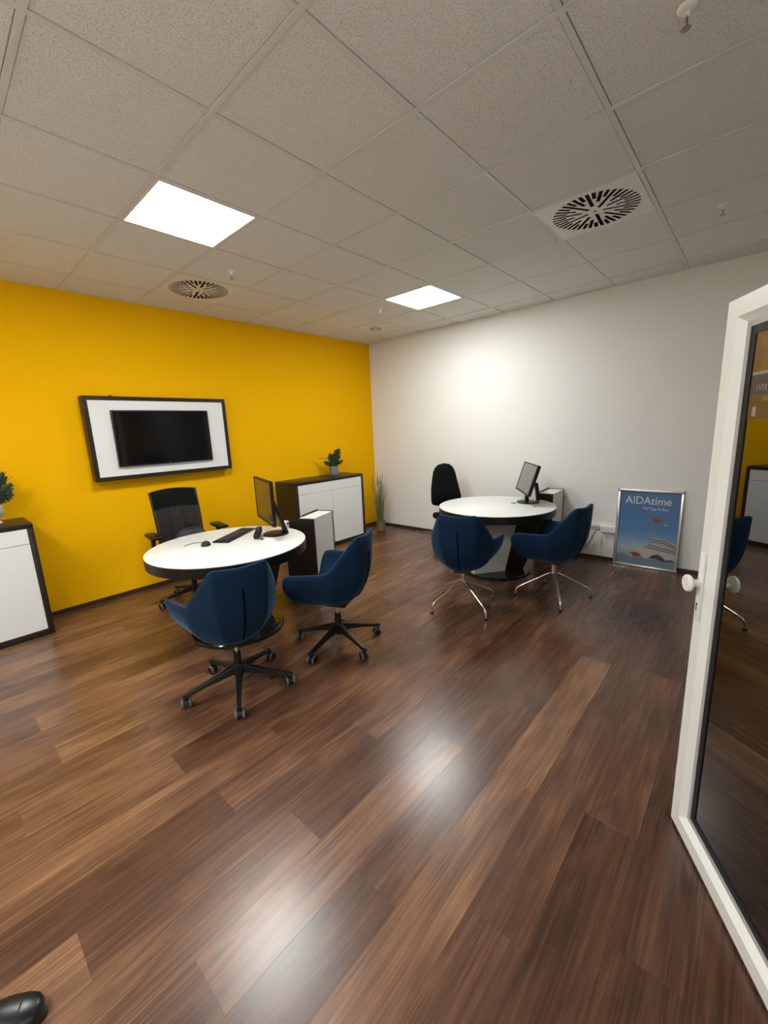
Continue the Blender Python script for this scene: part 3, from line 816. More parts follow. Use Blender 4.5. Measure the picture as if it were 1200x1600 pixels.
def seam_mesh():
    b = bmesh.new(); R = Vector(rim_half[-1]); pr = None
    pts = []
    for k in range(0, 19):
        t = 0.30+0.56*k/18
        p = bowl(R, t, False); q = bowl(R, t+0.01, False); tg = (q-p).normalized()
        nrm = Vector((0, -tg.z, tg.y)).normalized()
        pts.append(p+nrm*0.0015)
    return tube(pts, 0.0040, 6)
def cushion_mesh():
    b = bmesh.new(); seg = 40; prof = [(0.0, 0.0), (0.93, 0.0), (1.0, 0.012), (0.99, 0.030), (0.90, 0.040), (0, 0.046)]
    rings = []
    for r, z in prof:
        ring = []
        for i in range(seg):
            a = 2*PI*i/seg; cx, sy = math.cos(a), math.sin(a)
            ex = abs(cx)**0.75*math.copysign(1, cx); ey = abs(sy)**0.75*math.copysign(1, sy)
            ring.append(b.verts.new((0.205*ex*r, 0.03+0.20*ey*r, 0.436+z)))
        rings.append(ring)
    for a, d in zip(rings, rings[1:]):
        for i in range(seg):
            j = (i+1) % seg
            if a is rings[0]: pass
            b.faces.new((a[i], a[j], d[j], d[i]))
    bmesh.ops.remove_doubles(b, verts=b.verts[:], dist=1e-5)
    return b
shell_me = None
def leg_mesh_star(zh, ze, rad):
    b = bmesh.new(); rings = []
    for x, w_, zt_, zb_ in ((0.015, 0.027, zh, zh-0.055), (0.10, 0.021, zh-0.022, zh-0.064), (0.20, 0.017, zh-0.050, zh-0.076), (rad-0.01, 0.0135, ze+0.012, ze-0.012), (rad+0.014, 0.013, ze+0.009, ze-0.012)):
        rings.append([b.verts.new(v) for v in ((x, -w_, zb_), (x, w_, zb_), (x, w_*0.72, zt_), (x, -w_*0.72, zt_))])
    for a, d in zip(rings, rings[1:]):
        for i in range(4):
            j = (i+1) % 4; b.faces.new((a[i], a[j], d[j], d[i]))
    b.faces.new(rings[0][::-1]); b.faces.new(rings[-1])
    bmesh.ops.recalc_face_normals(b, faces=b.faces[:])
    bmesh.ops.bevel(b, geom=b.edges[:], offset=0.003, segments=1, affect='EDGES')
    return b
def caster(parent, ang, rad, ze, swivel):
    c, s = math.cos(ang), math.sin(ang)
    Mx = Matrix.Translation((rad*c, rad*s, 0)) @ Matrix.Rotation(swivel, 4, 'Z')
    b = bmesh.new()
    tube([(0.0, 0, 0.055), (0.0, 0, ze)], 0.006, 8, b)
    hood = bmesh.new()
    n = 10; lo = []; hi = []
    for k in range(n+1):
        a = PI*0.02+PI*0.96*k/n
        for sgn, lst in ((-1, lo), (1, hi)):
            lst.append(hood.verts.new((-0.016+0.031*math.cos(a), sgn*0.013, 0.030+0.031*math.sin(a))))
    for k in range(n):
        hood.faces.new((lo[k], lo[k+1], hi[k+1], hi[k]))
    hood.faces.new(lo); hood.faces.new(hi[::-1])
    merge(b, hood)
    bmesh.ops.transform(b, matrix=Mx, verts=b.verts)
    o = link('caster', b, MW['bplastic'], parent, True)
    for sgn in (-1, 1):
        wb = lathe([(0.0, -0.007), (0.023, -0.008), (0.0265, -0.0055), (0.0265, 0.0055), (0.023, 0.008), (0.0, 0.007)], 22)
        bmesh.ops.transform(wb, matrix=Mx @ T((-0.016, sgn*0.0215, 0.0294), (PI/2, 0, 0)), verts=wb.verts)
        wh = link('wheel', wb, MW['bplastic'], o, True)
        tb = bmesh.new()
        lathe([(0.0255, -0.0072), (0.0291, -0.0064), (0.0293, 0.0), (0.0291, 0.0064), (0.0255, 0.0072)], 22, tb)
        for f_ in [f_ for f_ in tb.faces if len(f_.verts) > 4]: tb.faces.remove(f_)
        bmesh.ops.transform(tb, matrix=Mx @ T((-0.016, sgn*0.0215, 0.0294), (PI/2, 0, 0)), verts=tb.verts)
        link('tread', tb, MW['gtread'], o, True, label='grey wheel tread')
def star_base(t, phase, rad=0.325, zh=0.175, ze=0.085, sw=None, ztop=0.35, gas=True):
    link('hub', lathe([(0, 0.085), (0.020, 0.085), (0.024, 0.095), (0.034, zh-0.05), (0.034, zh-0.01), (0.027, zh+0.005), (0, zh+0.005)], 24), MW['bplastic'], t, True)
    link('gas_sleeve', lathe([(0, zh), (0.0245, zh), (0.0225, zh+0.085), (0, zh+0.085)], 20), MW['bplastic'], t, True)
    link('gas_lift', lathe([(0, zh+0.08), (0.0135, zh+0.08), (0.0135, ztop), (0, ztop)], 18), MW['chrome'], t, True)
    lg = leg_mesh_star(zh, ze, rad); me = bpy.data.meshes.new('leg'); bmesh.ops.recalc_face_normals(lg, faces=lg.faces[:]); lg.to_mesh(me); lg.free(); me.materials.append(MW['bplastic'])
    for k in range(5):
        a = phase+2*PI*k/5
        inst('leg', me, t, (0, 0, 0), a)
        caster(t, a, rad, ze, (sw or [0.4, 2.2, 3.9, 1.2, 5.1])[k])
def shell_parts(t):
    global shell_me
    if shell_me is None:
        o1 = link('shell', sm, MW['blue'], t, 'all'); o2 = link('back_seam', seam_mesh(), MW['seam'], t, True); o3 = link('seat_cushion', cushion_mesh(), MW['blue'], t, 'all')
        shell_me = [(o.name.split('.')[0], o.data) for o in (o1, o2, o3)]
    else:
        for nm, me in shell_me: inst(nm, me, t)
def tub_chair_star(x, y, face, phase, label, sw):
    t = thing('tub_chair', label, 'chair', (x, y, 0), face-PI/2, 'blue fabric tub chairs')
    shell_parts(t)
    b = bmesh.new(); box(b, (0.16, 0.16, 0.022), (0, -0.02, ZB+0.004), bev=0.004)
    link('seat_plate', b, MW['bplastic'], t, True)
    b = bmesh.new(); tube([(0.03, 0, ZB-0.012), (0.15, -0.03, ZB-0.014)], 0.006, 8, b)
    link('height_lever', b, MW['bplastic'], t, True)
    star_base(t, phase-(face-PI/2), 0.328, sw=[s-(face-PI/2) for s in sw], ztop=ZB)
    return t
def tub_chair_sled(x, y, face, phase, label):
    t = thing('tub_chair', label, 'chair', (x, y, 0), face-PI/2, 'blue fabric tub chairs')
    shell_parts(t)
    link('column', lathe([(0, 0.215), (0.020, 0.215), (0.022, 0.222), (0.022, ZB), (0, ZB)], 22), MW['chrome'], t, True)
    b = bmesh.new(); box(b, (0.14, 0.14, 0.018), (0, -0.01, ZB+0.004), bev=0.004)
    link('seat_plate', b, MW['bplastic'], t, True)
    path = curve_pts([(0.014, 0, 0.235), (0.05, 0, 0.228), (0.17, 0, 0.165), (0.295, 0, 0.098), (0.322, 0, 0.074), (0.330, 0, 0.045), (0.332, 0, 0.014)], 6)
    lb = tube(path, 0.0105, 12); me = bpy.data.meshes.new('leg'); lb.to_mesh(me); lb.free(); me.materials.append(MW['chrome'])
    for p in me.polygons: p.use_smooth = True
    gb = lathe([(0, 0), (0.013, 0), (0.015, 0.004), (0.013, 0.018), (0, 0.018)], 14, c=(0.332, 0, 0)); gm = bpy.data.meshes.new('glide'); gb.to_mesh(gm); gb.free(); gm.materials.append(MW['bplastic'])
    for k in range(4):
        a = phase+PI/2*k-(face-PI/2)
        l_ = inst('leg', me, t, (0, 0, 0), a); inst('glide', gm, l_)
    return t
rd = math.radians
tub_chair_star(-4.025, -2.50, rd(79), rd(24), 'blue tub chair on casters with its back to the camera, at the left desk', [rd(200), rd(100), rd(250), rd(240), rd(250)])
tub_chair_star(-3.245, -2.595, rd(114), rd(46), 'blue tub chair on casters seen from its side, between the two desks', [rd(70), rd(220), rd(200), rd(250), rd(330)])
tub_chair_sled(-2.08, -3.0, rd(21), rd(65), 'blue tub chair on chrome legs with its back to the camera, at the right desk')
tub_chair_sled(-1.412, -3.56, rd(83), rd(31), 'blue tub chair on four chrome legs seen from its side, before the white wall')

# ------------------------------------------------------------------ black task chairs
def sheet(fn, nu, nv, th_):
    """closed slab from fn(u, v) -> point on the front face, thickness along local -y"""
    b = bmesh.new(); A = []; B = []
    for i in range(nu+1):
        A.append([b.verts.new(fn(i/nu, j/nv)) for j in range(nv+1)])
        B.append([b.verts.new(fn(i/nu, j/nv)+Vector((0, -th_, 0))) for j in range(nv+1)])
    for i in range(nu):
        for j in range(nv):
            b.faces.new((A[i][j], A[i+1][j], A[i+1][j+1], A[i][j+1])); b.faces.new((B[i][j], B[i][j+1], B[i+1][j+1], B[i+1][j]))
    for i in range(nu):
        b.faces.new((A[i][0], B[i][0], B[i+1][0], A[i+1][0])); b.faces.new((A[i][nv], A[i+1][nv], B[i+1][nv], B[i][nv]))
    for j in range(nv):
        b.faces.new((A[0][j], A[0][j+1], B[0][j+1], B[0][j])); b.faces.new((A[nu][j], B[nu][j], B[nu][j+1], A[nu][j+1]))
    return b
TC1 = (-3.540, -0.755); TF1 = rd(-96)
t = thing('task_chair', 'black mesh-backed office chair with armrests behind the left desk', 'chair', (*TC1, 0), TF1-PI/2)
def back1(u, v):
    hw_ = 0.205+0.012*v
    x = (u*2-1)*hw_
    z = 0.50+0.620*v - 0.020*(abs(u*2-1)**2)*v
    yb = -0.225-0.10*v**1.5+0.035*(u*2-1)**2 + 0.02*math.sin(PI*v)
    return Vector((x, yb, z))
link('back_mesh', sheet(lambda u, v: back1(0.03+0.94*u, 0.02+0.70*v), 12, 14, 0.004), MW['bmesh'], t, True, label='see-through black mesh')
link('back_head_band', sheet(lambda u, v: back1(u, 0.70+0.30*v), 14, 6, 0.014), MW['bfab'], t, 'all')
for s in (0, 1):
    link('back_frame', tube([back1(s, k/12)+Vector((0, -0.006, 0)) for k in range(13)], 0.011, 8), MW['bplastic'], t, True)
for s in (0.33, 0.67):
    link('back_rib', tube([back1(s, 0.05+0.68*k/8)+Vector((0, -0.022, 0)) for k in range(9)], 0.012, 8), MW['bplastic'], t, True)
link('lower_rail', tube([back1(k/8, 0.0)+Vector((0, -0.006, 0)) for k in range(9)], 0.013, 8), MW['bplastic'], t, True)
b = bmesh.new(); box(b, (0.47, 0.46, 0.075), (0, 0.03, 0.445), bev=0.03, seg=4)
link('seat', b, MW['bfab'], t, True)
b = bmesh.new(); box(b, (0.22, 0.30, 0.05), (0, -0.03, 0.385), bev=0.01)
link('tilt_mechanism', b, MW['bplastic'], t, True)
link('back_stem', tube(curve_pts([(0, -0.12, 0.385), (0, -0.27, 0.40), (0, -0.285, 0.50), (0, -0.262, 0.62)], 6), 0.022, 10), MW['bplastic'], t, True)
for s in (-1, 1):
    link('arm_post', tube(curve_pts([(s*0.10, 0.0, 0.392), (s*0.26, 0.0, 0.40), (s*0.305, 0.0, 0.46), (s*0.305, -0.005, 0.715)], 6), 0.019, 10), MW['bplastic'], t, True)
    b = bmesh.new(); box(b, (0.095, 0.27, 0.030), (s*0.305, 0.03, 0.728), bev=0.010, seg=3)
    link('arm_pad', b, MW['bplastic'], t, True)
star_base(t, rd(174)-(TF1-PI/2), 0.315, zh=0.165, ztop=0.37, sw=[rd(100)-(TF1-PI/2)]*5)

TC2 = (-0.68, -2.02); TF2 = rd(-121)
t = thing('task_chair', 'black office chair with a tapered padded back behind the right desk', 'chair', (*TC2, 0), TF2-PI/2)
def back2():
    b = bmesh.new(); prof = []
    # outline: wide low, tapering to a rounded top
    out = [(-0.19, 0.60), (-0.215, 0.635), (-0.218, 0.70), (-0.205, 0.80), (-0.18, 0.93), (-0.158, 1.03), (-0.13, 1.09), (-0.08, 1.128), (0, 1.142)]
    out = out + [(-x, z) for x, z in out[-2::-1]] + [(0.10, 0.578), (0, 0.572), (-0.10, 0.578)]
    cx, cz = 0, 0.85
    def yb(z): return -0.235-0.05*((z-0.57)/0.57)+0.03*math.exp(-((z-0.70)/0.10)**2)
    rings = []
    for sc, dy in ((0.0, 0.028), (0.5, 0.028), (0.85, 0.022), (0.97, 0.008), (1.0, -0.012), (0.97, -0.030), (0.8, -0.038), (0.0, -0.040)):
        ring = []
        for x, z in out:
            X = cx+(x-cx)*sc; Z = cz+(z-cz)*sc
            ring.append(b.verts.new((X, yb(Z)+dy, Z)))
        rings.append(ring)
    n = len(out)
    for a, d in zip(rings, rings[1:]):
        for i in range(n):
            j = (i+1) % n; b.faces.new((a[i], a[j], d[j], d[i]))
    bmesh.ops.remove_doubles(b, verts=b.verts[:], dist=1e-5)
    return b
link('backrest', back2(), MW['bfab'], t, 'all')
b = bmesh.new(); box(b, (0.46, 0.44, 0.08), (0, 0.03, 0.475), bev=0.032, seg=4); link('seat', b, MW['bfab'], t, True)
b = bmesh.new(); box(b, (0.20, 0.26, 0.05), (0, -0.02, 0.41), bev=0.01); link('tilt_mechanism', b, MW['bplastic'], t, True)
link('back_stem', tube(curve_pts([(0, -0.10, 0.41), (0, -0.28, 0.42), (0, -0.315, 0.52), (0, -0.285, 0.70)], 6), 0.020, 10), MW['bplastic'], t, True)
link('height_lever', tube(curve_pts([(-0.09, 0, 0.41), (-0.26, 0.02, 0.415), (-0.30, 0.03, 0.40)], 5), 0.008, 8), MW['bplastic'], t, True)
star_base(t, rd(15), 0.315, zh=0.165, ztop=0.40)

# bag on the seat of the mesh-backed chair
bgp = Vector((TC1[0], TC1[1])) + 0.0*Vector((math.cos(TF1), math.sin(TF1))) + Vector((0.03, -0.01))
t = thing('backpack', 'dark grey backpack sitting on the mesh-backed office chair', 'bag', (bgp.x, bgp.y, 0.483), TF1-PI/2)
b = bmesh.new(); bmesh.ops.create_uvsphere(b, u_segments=28, v_segments=16, radius=1)
for v in b.verts:
    c_ = v.co.copy()
    e = lambda q, p: math.copysign(abs(q)**p, q)
    v.co = Vector((e(c_.x, .8)*0.150, e(c_.y, .8)*0.085*(1-0.25*max(c_.z, 0)), 0.135+e(c_.z, .75)*0.134))
link('body', b, MW['nylon'], t, 'all')
b = bmesh.new(); bmesh.ops.create_uvsphere(b, u_segments=22, v_segments=12, radius=1)
for v in b.verts: v.co = Vector((v.co.x*0.115, 0.070+v.co.y*0.032, 0.10+v.co.z*0.078))
link('front_pocket', b, MW['bfab'], t, 'all')
link('zipper', tube(curve_pts([(-0.135, 0.030, 0.10), (-0.120, 0.036, 0.19), (-0.06, 0.034, 0.249), (0, 0.033, 0.262), (0.06, 0.034, 0.249), (0.120, 0.036, 0.19), (0.135, 0.030, 0.10)], 6), 0.004, 6), MW['bplastic'], t, True)
link('carry_loop', tube(curve_pts([(-0.035, -0.03, 0.262), (-0.02, -0.035, 0.285), (0.02, -0.035, 0.285), (0.035, -0.03, 0.262)], 6), 0.006, 8), MW['bfab'], t, True)

# ------------------------------------------------------------------ plants
def split_leaf(p0, p1, nrm, W_, seed, bend=0.12):
    """monstera leaf from p0 to p1, upper side towards nrm: a full inner blade with split lobes"""
    rn = random.Random(seed); b = bmesh.new(); n = 6; m2_ = n*2
    X = (p1-p0); L_ = X.length; X.normalize(); Z = (nrm-X*nrm.dot(X)).normalized(); Y = Z.cross(X)
    def P(s_, y): return p0 + X*(L_*s_) + Y*y + Z*(-bend*L_*s_*s_ - abs(y)*0.25)
    prof = lambda q: W_*0.5*max(0.0, math.sin(PI*min(1, 0.10+0.90*q)))**0.62
    mid = [b.verts.new(P(k/m2_, 0)) for k in range(m2_+1)]
    for sg in (-1, 1):
        inner = [b.verts.new(P(k/m2_, sg*0.60*prof(k/m2_))) for k in range(m2_+1)]
        for k in range(m2_):
            q = (mid[k], mid[k+1], inner[k+1], inner[k]); b.faces.new(q if sg > 0 else q[::-1])
        for k in range(0, m2_, 2):
            s0, s1 = k/m2_, (k+2)/m2_
            wv = prof((s0+s1)/2)*rn.uniform(0.93, 1.08)
            a1 = b.verts.new(P(s0+0.045, sg*wv)); a2 = b.verts.new(P(min(1.03, s1+0.035), sg*wv*0.93))
            q = (inner[k], inner[k+1], a2, a1); b.faces.new(q if sg > 0 else q[::-1])
            if rn.random() < 0.55:
                q = (inner[k+1], inner[k+2], a2); b.faces.new(q if sg > 0 else q[::-1])
    bmesh.ops.solidify(b, geom=b.faces[:], thickness=0.0012)
    return b
def pot_plant(loc, label, pot_prof, leaves, zsoil, potm, seed, face):
    """leaves: (r0, u0, r1, u1, depth, width, side-on?, material) in the plane that faces the room"""
    t = thing('potted_plant', label, 'plant', loc)
    link('pot', lathe(pot_prof, 32), potm, t, True)
    link('soil', lathe([(0, zsoil-0.004), (max(r for r, z in pot_prof)-0.016, zsoil-0.004), (max(r for r, z in pot_prof)-0.018, zsoil), (0, zsoil+0.004)], 24), MW['soil'], t, True)
    Cc = Vector((face[0], face[1], 0)).normalized(); Rr = Vector((-Cc.y, Cc.x, 0))
    rn = random.Random(seed)
    for i, (r0, u0, r1, u1, dp_, W_, edge, mt) in enumerate(leaves):
        top = max(z for r, z in pot_prof)
        a = Rr*r0 + Cc*dp_*0.5 + Vector((0, 0, top+u0)); c_ = Rr*r1 + Cc*dp_ + Vector((0, 0, top+u1))
        nn = Vector((0.1, 0.1, 1)) if edge else (Cc + Rr*rn.uniform(-0.35, 0.35) + Vector((0, 0, rn.uniform(0.1, 0.5))))
        lf = link('leaf', split_leaf(a, c_, nn, W_, seed+i), MW[mt], t)
        st = Vector((0.012*math.cos(i*2.1), 0.012*math.sin(i*2.1), zsoil-0.003))
        link('stem', tube(curve_pts([st, st.lerp(a, 0.5)+Vector((0, 0, 0.012)), a, a.lerp(c_, 0.3)], 5), 0.0026, 6), MW['stem'], lf, True)
    return t
potA = [(0.0, 0.0), (0.058, 0.0), (0.065, 0.005), (0.071, 0.125), (0.068, 0.134), (0.063, 0.134), (0.060, 0.10), (0, 0.10)]
pot_plant((-1.115, -0.22, 0.982), 'monstera in a grey pot on the sideboard near the corner', potA,
          [(0.005, 0.045, 0.080, 0.255, 0.03, 0.135, 0, 'leaf'), (-0.015, 0.04, -0.050, 0.190, 0.02, 0.090, 0, 'leaf'), (-0.055, 0.11, -0.215, 0.150, 0.0, 0.06, 1, 'leaf2'),
           (-0.030, 0.03, -0.135, 0.075, 0.04, 0.075, 0, 'leaf'), (0.045, 0.03, 0.140, 0.085, 0.03, 0.060, 0, 'leaf2'), (0.00, 0.015, 0.015, 0.135, 0.05, 0.105, 0, 'leaf'),
           (0.02, 0.01, 0.075, 0.080, 0.06, 0.070, 0, 'leaf'), (-0.02, 0.005, -0.07, 0.055, 0.06, 0.065, 0, 'leaf'), (0.01, 0.05, 0.03, 0.18, -0.04, 0.11, 0, 'leaf')], 0.110, MW['pot'], 3, (-4.04, -4.64))
potB = [(0.0, 0.0), (0.045, 0.0), (0.048, 0.006), (0.030, 0.028), (0.030, 0.040), (0.062, 0.070), (0.072, 0.110), (0.068, 0.150), (0.062, 0.153), (0.058, 0.147), (0.060, 0.125), (0, 0.12)]
pot_plant((-4.84, -0.20, 0.982), 'leafy plant in a pale footed pot on the sideboard at the left edge', potB,
          [(0.02, 0.07, 0.110, 0.275, 0.03, 0.10, 0, 'leaf'), (0.03, 0.06, 0.150, 0.175, 0.05, 0.095, 0, 'leaf'), (0.02, 0.03, 0.140, 0.085, 0.05, 0.085, 0, 'leaf2'), (0.0, 0.09, 0.03, 0.28, -0.02, 0.11, 0, 'leaf'),
           (0.05, 0.13, 0.150, 0.235, -0.02, 0.05, 1, 'leaf2'), (-0.02, 0.06, -0.09, 0.26, 0.0, 0.11, 0, 'leaf'), (-0.03, 0.05, -0.15, 0.14, 0.03, 0.10, 0, 'leaf'), (0.01, 0.01, 0.06, 0.13, 0.07, 0.11, 0, 'leaf'), (-0.02, 0.01, -0.06, 0.12, 0.06, 0.10, 0, 'leaf2')], 0.135, MW['pot2'], 40, (-0.315, -4.65))
t = thing('reed_plant', 'tall grassy plant in a tan pot standing in the room corner', 'plant', (-0.345, -0.40, 0))
link('pot', lathe([(0, 0), (0.062, 0), (0.068, 0.006), (0.078, 0.15), (0.080, 0.165), (0.074, 0.167), (0.072, 0.15), (0, 0.14)], 28), MW['tanpot'], t, True)
b = bmesh.new(); rn = random.Random(5)
for k in range(70):
    az = rn.uniform(0, 2*PI); r0 = rn.uniform(0, 0.05); hgt = rn.uniform(0.45, 0.98); lean = rn.uniform(0.02, 0.22)*hgt
    p0 = Vector((r0*math.cos(az), r0*math.sin(az), 0.14)); tip = p0+Vector((lean*math.cos(az), lean*math.sin(az), hgt-0.14))
    m_ = p0.lerp(tip, 0.55)-Vector((lean*0.25*math.cos(az), lean*0.25*math.sin(az), 0))
    tube(curve_pts([p0, m_, tip], 4), rn.uniform(0.003, 0.0055), 4, b, r_end=0.0008)
o = link('grass_blades', b, MW['grass'], t); o['kind'] = 'stuff'
for k in range(6):
    az = rn.uniform(0, 2*PI); tip = Vector((0.12*math.cos(az), 0.12*math.sin(az), rn.uniform(0.78, 0.92)))
    link('seed_head', tube([tip-Vector((0.02*math.cos(az), 0.02*math.sin(az), 0.14)), tip], 0.007, 6, r_end=0.002), MW['tanpot'], t, True)

# ------------------------------------------------------------------ poster leaning on the white wall
t = thing('framed_poster', 'blue cruise poster in a silver snap frame leaning on the white wall', 'poster', (-0.072, -4.062, 0.0), -PI/2)
t.rotation_euler = Euler((-math.atan2(0.055, 0.86), 0, -PI/2+0.03))
PWd, PHt, fw = 0.602, 0.862, 0.025
link('backing', bx(-PWd/2+0.004, PWd/2-0.004, 0.002, 0.012, 0.004, PHt-0.004), MW['gasket'], t)
link('print', bx(-PWd/2+fw-0.004, PWd/2-fw+0.004, -0.002, 0.002, fw-0.004, PHt-fw+0.004), MW['poster'], t)
for x0, x1, z0, z1 in ((-PWd/2, PWd/2, 0, fw), (-PWd/2, PWd/2, PHt-fw, PHt), (-PWd/2, -PWd/2+fw, fw, PHt-fw), (PWd/2-fw, PWd/2, fw, PHt-fw)):
    link('frame_rail', bx(x0, x1, -0.013, 0.012, z0, z1, bev=0.006), MW['alu'], t, True)
for sx_ in (-1, 1):
    for z in (0.0, PHt):
        b = bmesh.new(); box(b, (0.020, 0.022, 0.020), (sx_*(PWd/2-0.006), 0.0, z-math.copysign(0.006, z-0.1)), bev=0.005)
        link('corner_cap', b, MW['gasket'] if z > 0.1 else MW['alu'], t, True)
FR = lambda x, z, y=-0.0028: T((x, y, z), (PI/2, 0, 0))
text('title_lettering', 'AIDAtime', 0.120, MW['print_white'], t, FR(-0.225, 0.705), 'LEFT', 0.86)
text('subtitle_lettering', 'Viel Tage im Bon.', 0.040, MW['print_white'], t, FR(-0.055, 0.648), 'LEFT', 0.84)
def flat(name, poly, m, y=-0.0028, bevel=0):
    return link(name, prism(poly, 0.0006, m=T((0, y, 0), (PI/2, 0, 0))), m, t)
flat('ship_hull', [(0.275, 0.115), (-0.005, 0.110), (-0.10, 0.205), (-0.075, 0.222), (0.275, 0.215)], MW['print_sand'], -0.0022)
flat('ship_superstructure', [(0.275, 0.21), (-0.03, 0.222), (0.05, 0.275), (0.055, 0.335), (0.09, 0.352), (0.17, 0.345), (0.275, 0.292)], MW['print_pale'], -0.0025)
for x0, z0, x1, z1 in ((0.055, 0.325, 0.16, 0.325), (0.05, 0.302, 0.165, 0.300), (0.16, 0.327, 0.275, 0.270), (0.165, 0.300, 0.275, 0.248), (0.02, 0.262, 0.275, 0.222), (-0.01, 0.240, 0.275, 0.198)):
    flat('ship_deck_stripe', [(x0, z0-0.005), (x1, z1-0.005), (x1, z1+0.006), (x0, z0+0.006)], MW['print_grey'], -0.0034)
lip = lambda cx, cz, s, fl=1: [(cx-0.055*s*fl, cz+0.012*s), (cx-0.02*s*fl, cz+0.028*s), (cx-0.004*s*fl, cz+0.020*s), (cx+0.015*s*fl, cz+0.026*s), (cx+0.062*s*fl, cz+0.004*s), (cx+0.02*s*fl, cz-0.022*s), (cx-0.02*s*fl, cz-0.026*s)]
flat('kissing_lips', lip(-0.085, 0.142, 0.95)[::1], MW['print_red'], -0.0040)
flat('kissing_lips', lip(0.085, 0.535, 0.85)[::1], MW['print_red'], -0.0036)
flat('ship_eye', [(0.035, 0.118), (0.07, 0.155), (0.12, 0.172), (0.16, 0.150), (0.19, 0.118), (0.24, 0.128), (0.27, 0.118), (0.27, 0.106), (0.22, 0.108), (0.18, 0.098), (0.145, 0.108), (0.10, 0.120), (0.07, 0.118)], MW['print_dark'], -0.0040)
flat('printed_badge', [(0.165+0.012*math.cos(a*PI/4), 0.495+0.012*math.sin(a*PI/4)) for a in range(8)], MW['print_pale'], -0.0036)

# ------------------------------------------------------------------ wall duct, sockets, cable
dct = thing('cable_duct', 'white cable duct on the white wall behind the blue chair', 'cable duct', (0, -3.43, 0.41))
link('duct', bx(-0.022, -0.001, -0.165, 0.33, -0.018, 0.012, bev=0.002), MW['pvc'], dct)
so = thing('socket_strip', 'white double wall socket beside the framed poster', 'socket', (0, -3.685, 0.385))
link('housing', bx(-0.046, -0.001, -0.085, 0.085, -0.045, 0.036, bev=0.005), MW['pvc'], so, True)
for k, dy_ in enumerate((0.043, -0.037)):
    Ms = T((-0.0465, dy_, -0.004), (0, -PI/2, 0))
    link('socket_plate', lathe([(0.031, -0.001), (0.031, 0.0025), (0.022, 0.0025), (0.021, 0.0005), (0, 0.0005)], 24, mat4=Ms), MW['pvc'], so, True)
    pb = bmesh.new()
    for sg in (-1, 1):
        lathe([(0, 0), (0.0045, 0), (0.0045, 0.0014), (0, 0.0014)], 10, pb, mat4=T((-0.0468, dy_+sg*0.0095, -0.004), (0, -PI/2, 0)))
    link('socket_hole', pb, MW['gasket'], so)
tag(link('power_cable', tube(curve_pts([(-0.020, -3.590, 0.372), (-0.045, -3.585, 0.365), (-0.05, -3.55, 0.345), (-0.03, -3.50, 0.22), (-0.03, -3.44, 0.12), (-0.06, -3.36, 0.03), (-0.09, -3.29, 0.006), (-0.12, -3.22, 0.006)], 8), 0.004, 8), MW['cable'], None, True), 'black power cable running from the wall socket down to the floor', 'cable')
tag(link('cable_loop', tube(curve_pts([(-3.30, -1.88, 0.034), (-3.36, -1.96, 0.075), (-3.42, -2.00, 0.10), (-3.45, -2.03, 0.05), (-3.42, -2.05, 0.034), (-3.37, -2.02, 0.06), (-3.36, -1.97, 0.034), (-3.42, -1.94, 0.034)], 8), 0.004, 7), MW['cable'], None, True), 'tangled black cable on the base of the left desk', 'cable')

# ------------------------------------------------------------------ open glass door at the right
DANG = rd(-150.7)
DO = Vector((-3.367, -4.747, 0.0)) + 0.031*Vector((-math.sin(DANG), math.cos(DANG), 0))
d = thing('door_1', 'open white framed glass door at the right edge', 'door', DO, DANG)
del d['category']; struct(d)
# local x: from the free edge towards the hinge; the visible face is at local y = +FY after the turn below
DW, Z0, Z1, SW, FT = 0.96, 0.014, 1.962, 0.054, 0.062
u_ = Vector((math.cos(DANG), math.sin(DANG)))
sgn = -1.0                                         # visible face towards local -y
def stile(poly_axis, a0, a1, flip):
    pass
def rail(x0, x1, z0, z1, name, inner):
    """one frame member with a chamfer on its glass side; inner: 'x+','x-','z+','z-'"""
    b = bmesh.new(); ch = 0.026
    prof = [(0.0, 0.0), (1.0, 0.0)]
    y0, y1 = -FT/2, FT/2
    sec = [(0, y0), (SW, y0), (SW+ch*0.75, y0+0.020), (SW+ch*0.75, y1-0.020), (SW, y1), (0, y1)]
    V = []
    wmax = SW+ch*0.75
    for end in (0, 1):
        ring = []
        for s_, yy_ in sec:
            if inner == 'x+': ring.append((x0+s_, yy_, (z0 + s_ if not end else z1 - s_)))
            if inner == 'x-': ring.append((x1-s_, yy_, (z0 + s_ if not end else z1 - s_)))
            if inner == 'z+': ring.append(((x0+s_ if not end else x1-s_), yy_, z0+s_))
            if inner == 'z-': ring.append(((x0+s_ if not end else x1-s_), yy_, z1-s_))
        V.append([b.verts.new(v) for v in ring])
    n = len(sec)
    for i in range(n):
        j = (i+1) % n; b.faces.new((V[0][i], V[0][j], V[1][j], V[1][i]))
    b.faces.new(V[0][::-1]); b.faces.new(V[1])
    return link(name, b, MW['pvc'], d)
rail(0, DW, Z0, Z1, 'door_stile', 'x+'); rail(0, DW, Z0, Z1, 'door_stile', 'x-')
rail(0, DW, Z0, Z1, 'door_rail', 'z+'); rail(0, DW, Z0, Z1, 'door_rail', 'z-')
gi = SW+0.0195
def ringbox(name, off, wd, y0, y1, m):
    b = bmesh.new()
    for x0, x1, z0, z1 in ((off, DW-off, Z0+off, Z0+off+wd), (off, DW-off, Z1-off-wd, Z1-off), (off, off+wd, Z0+off+wd, Z1-off-wd), (DW-off-wd, DW-off, Z0+off+wd, Z1-off-wd)):
        bx(x0, x1, y0, y1, z0, z1, bm=b)
    return link(name, b, m, d)
ringbox('glazing_bead', gi, 0.018, -0.011, 0.011, MW['sealgrey'])
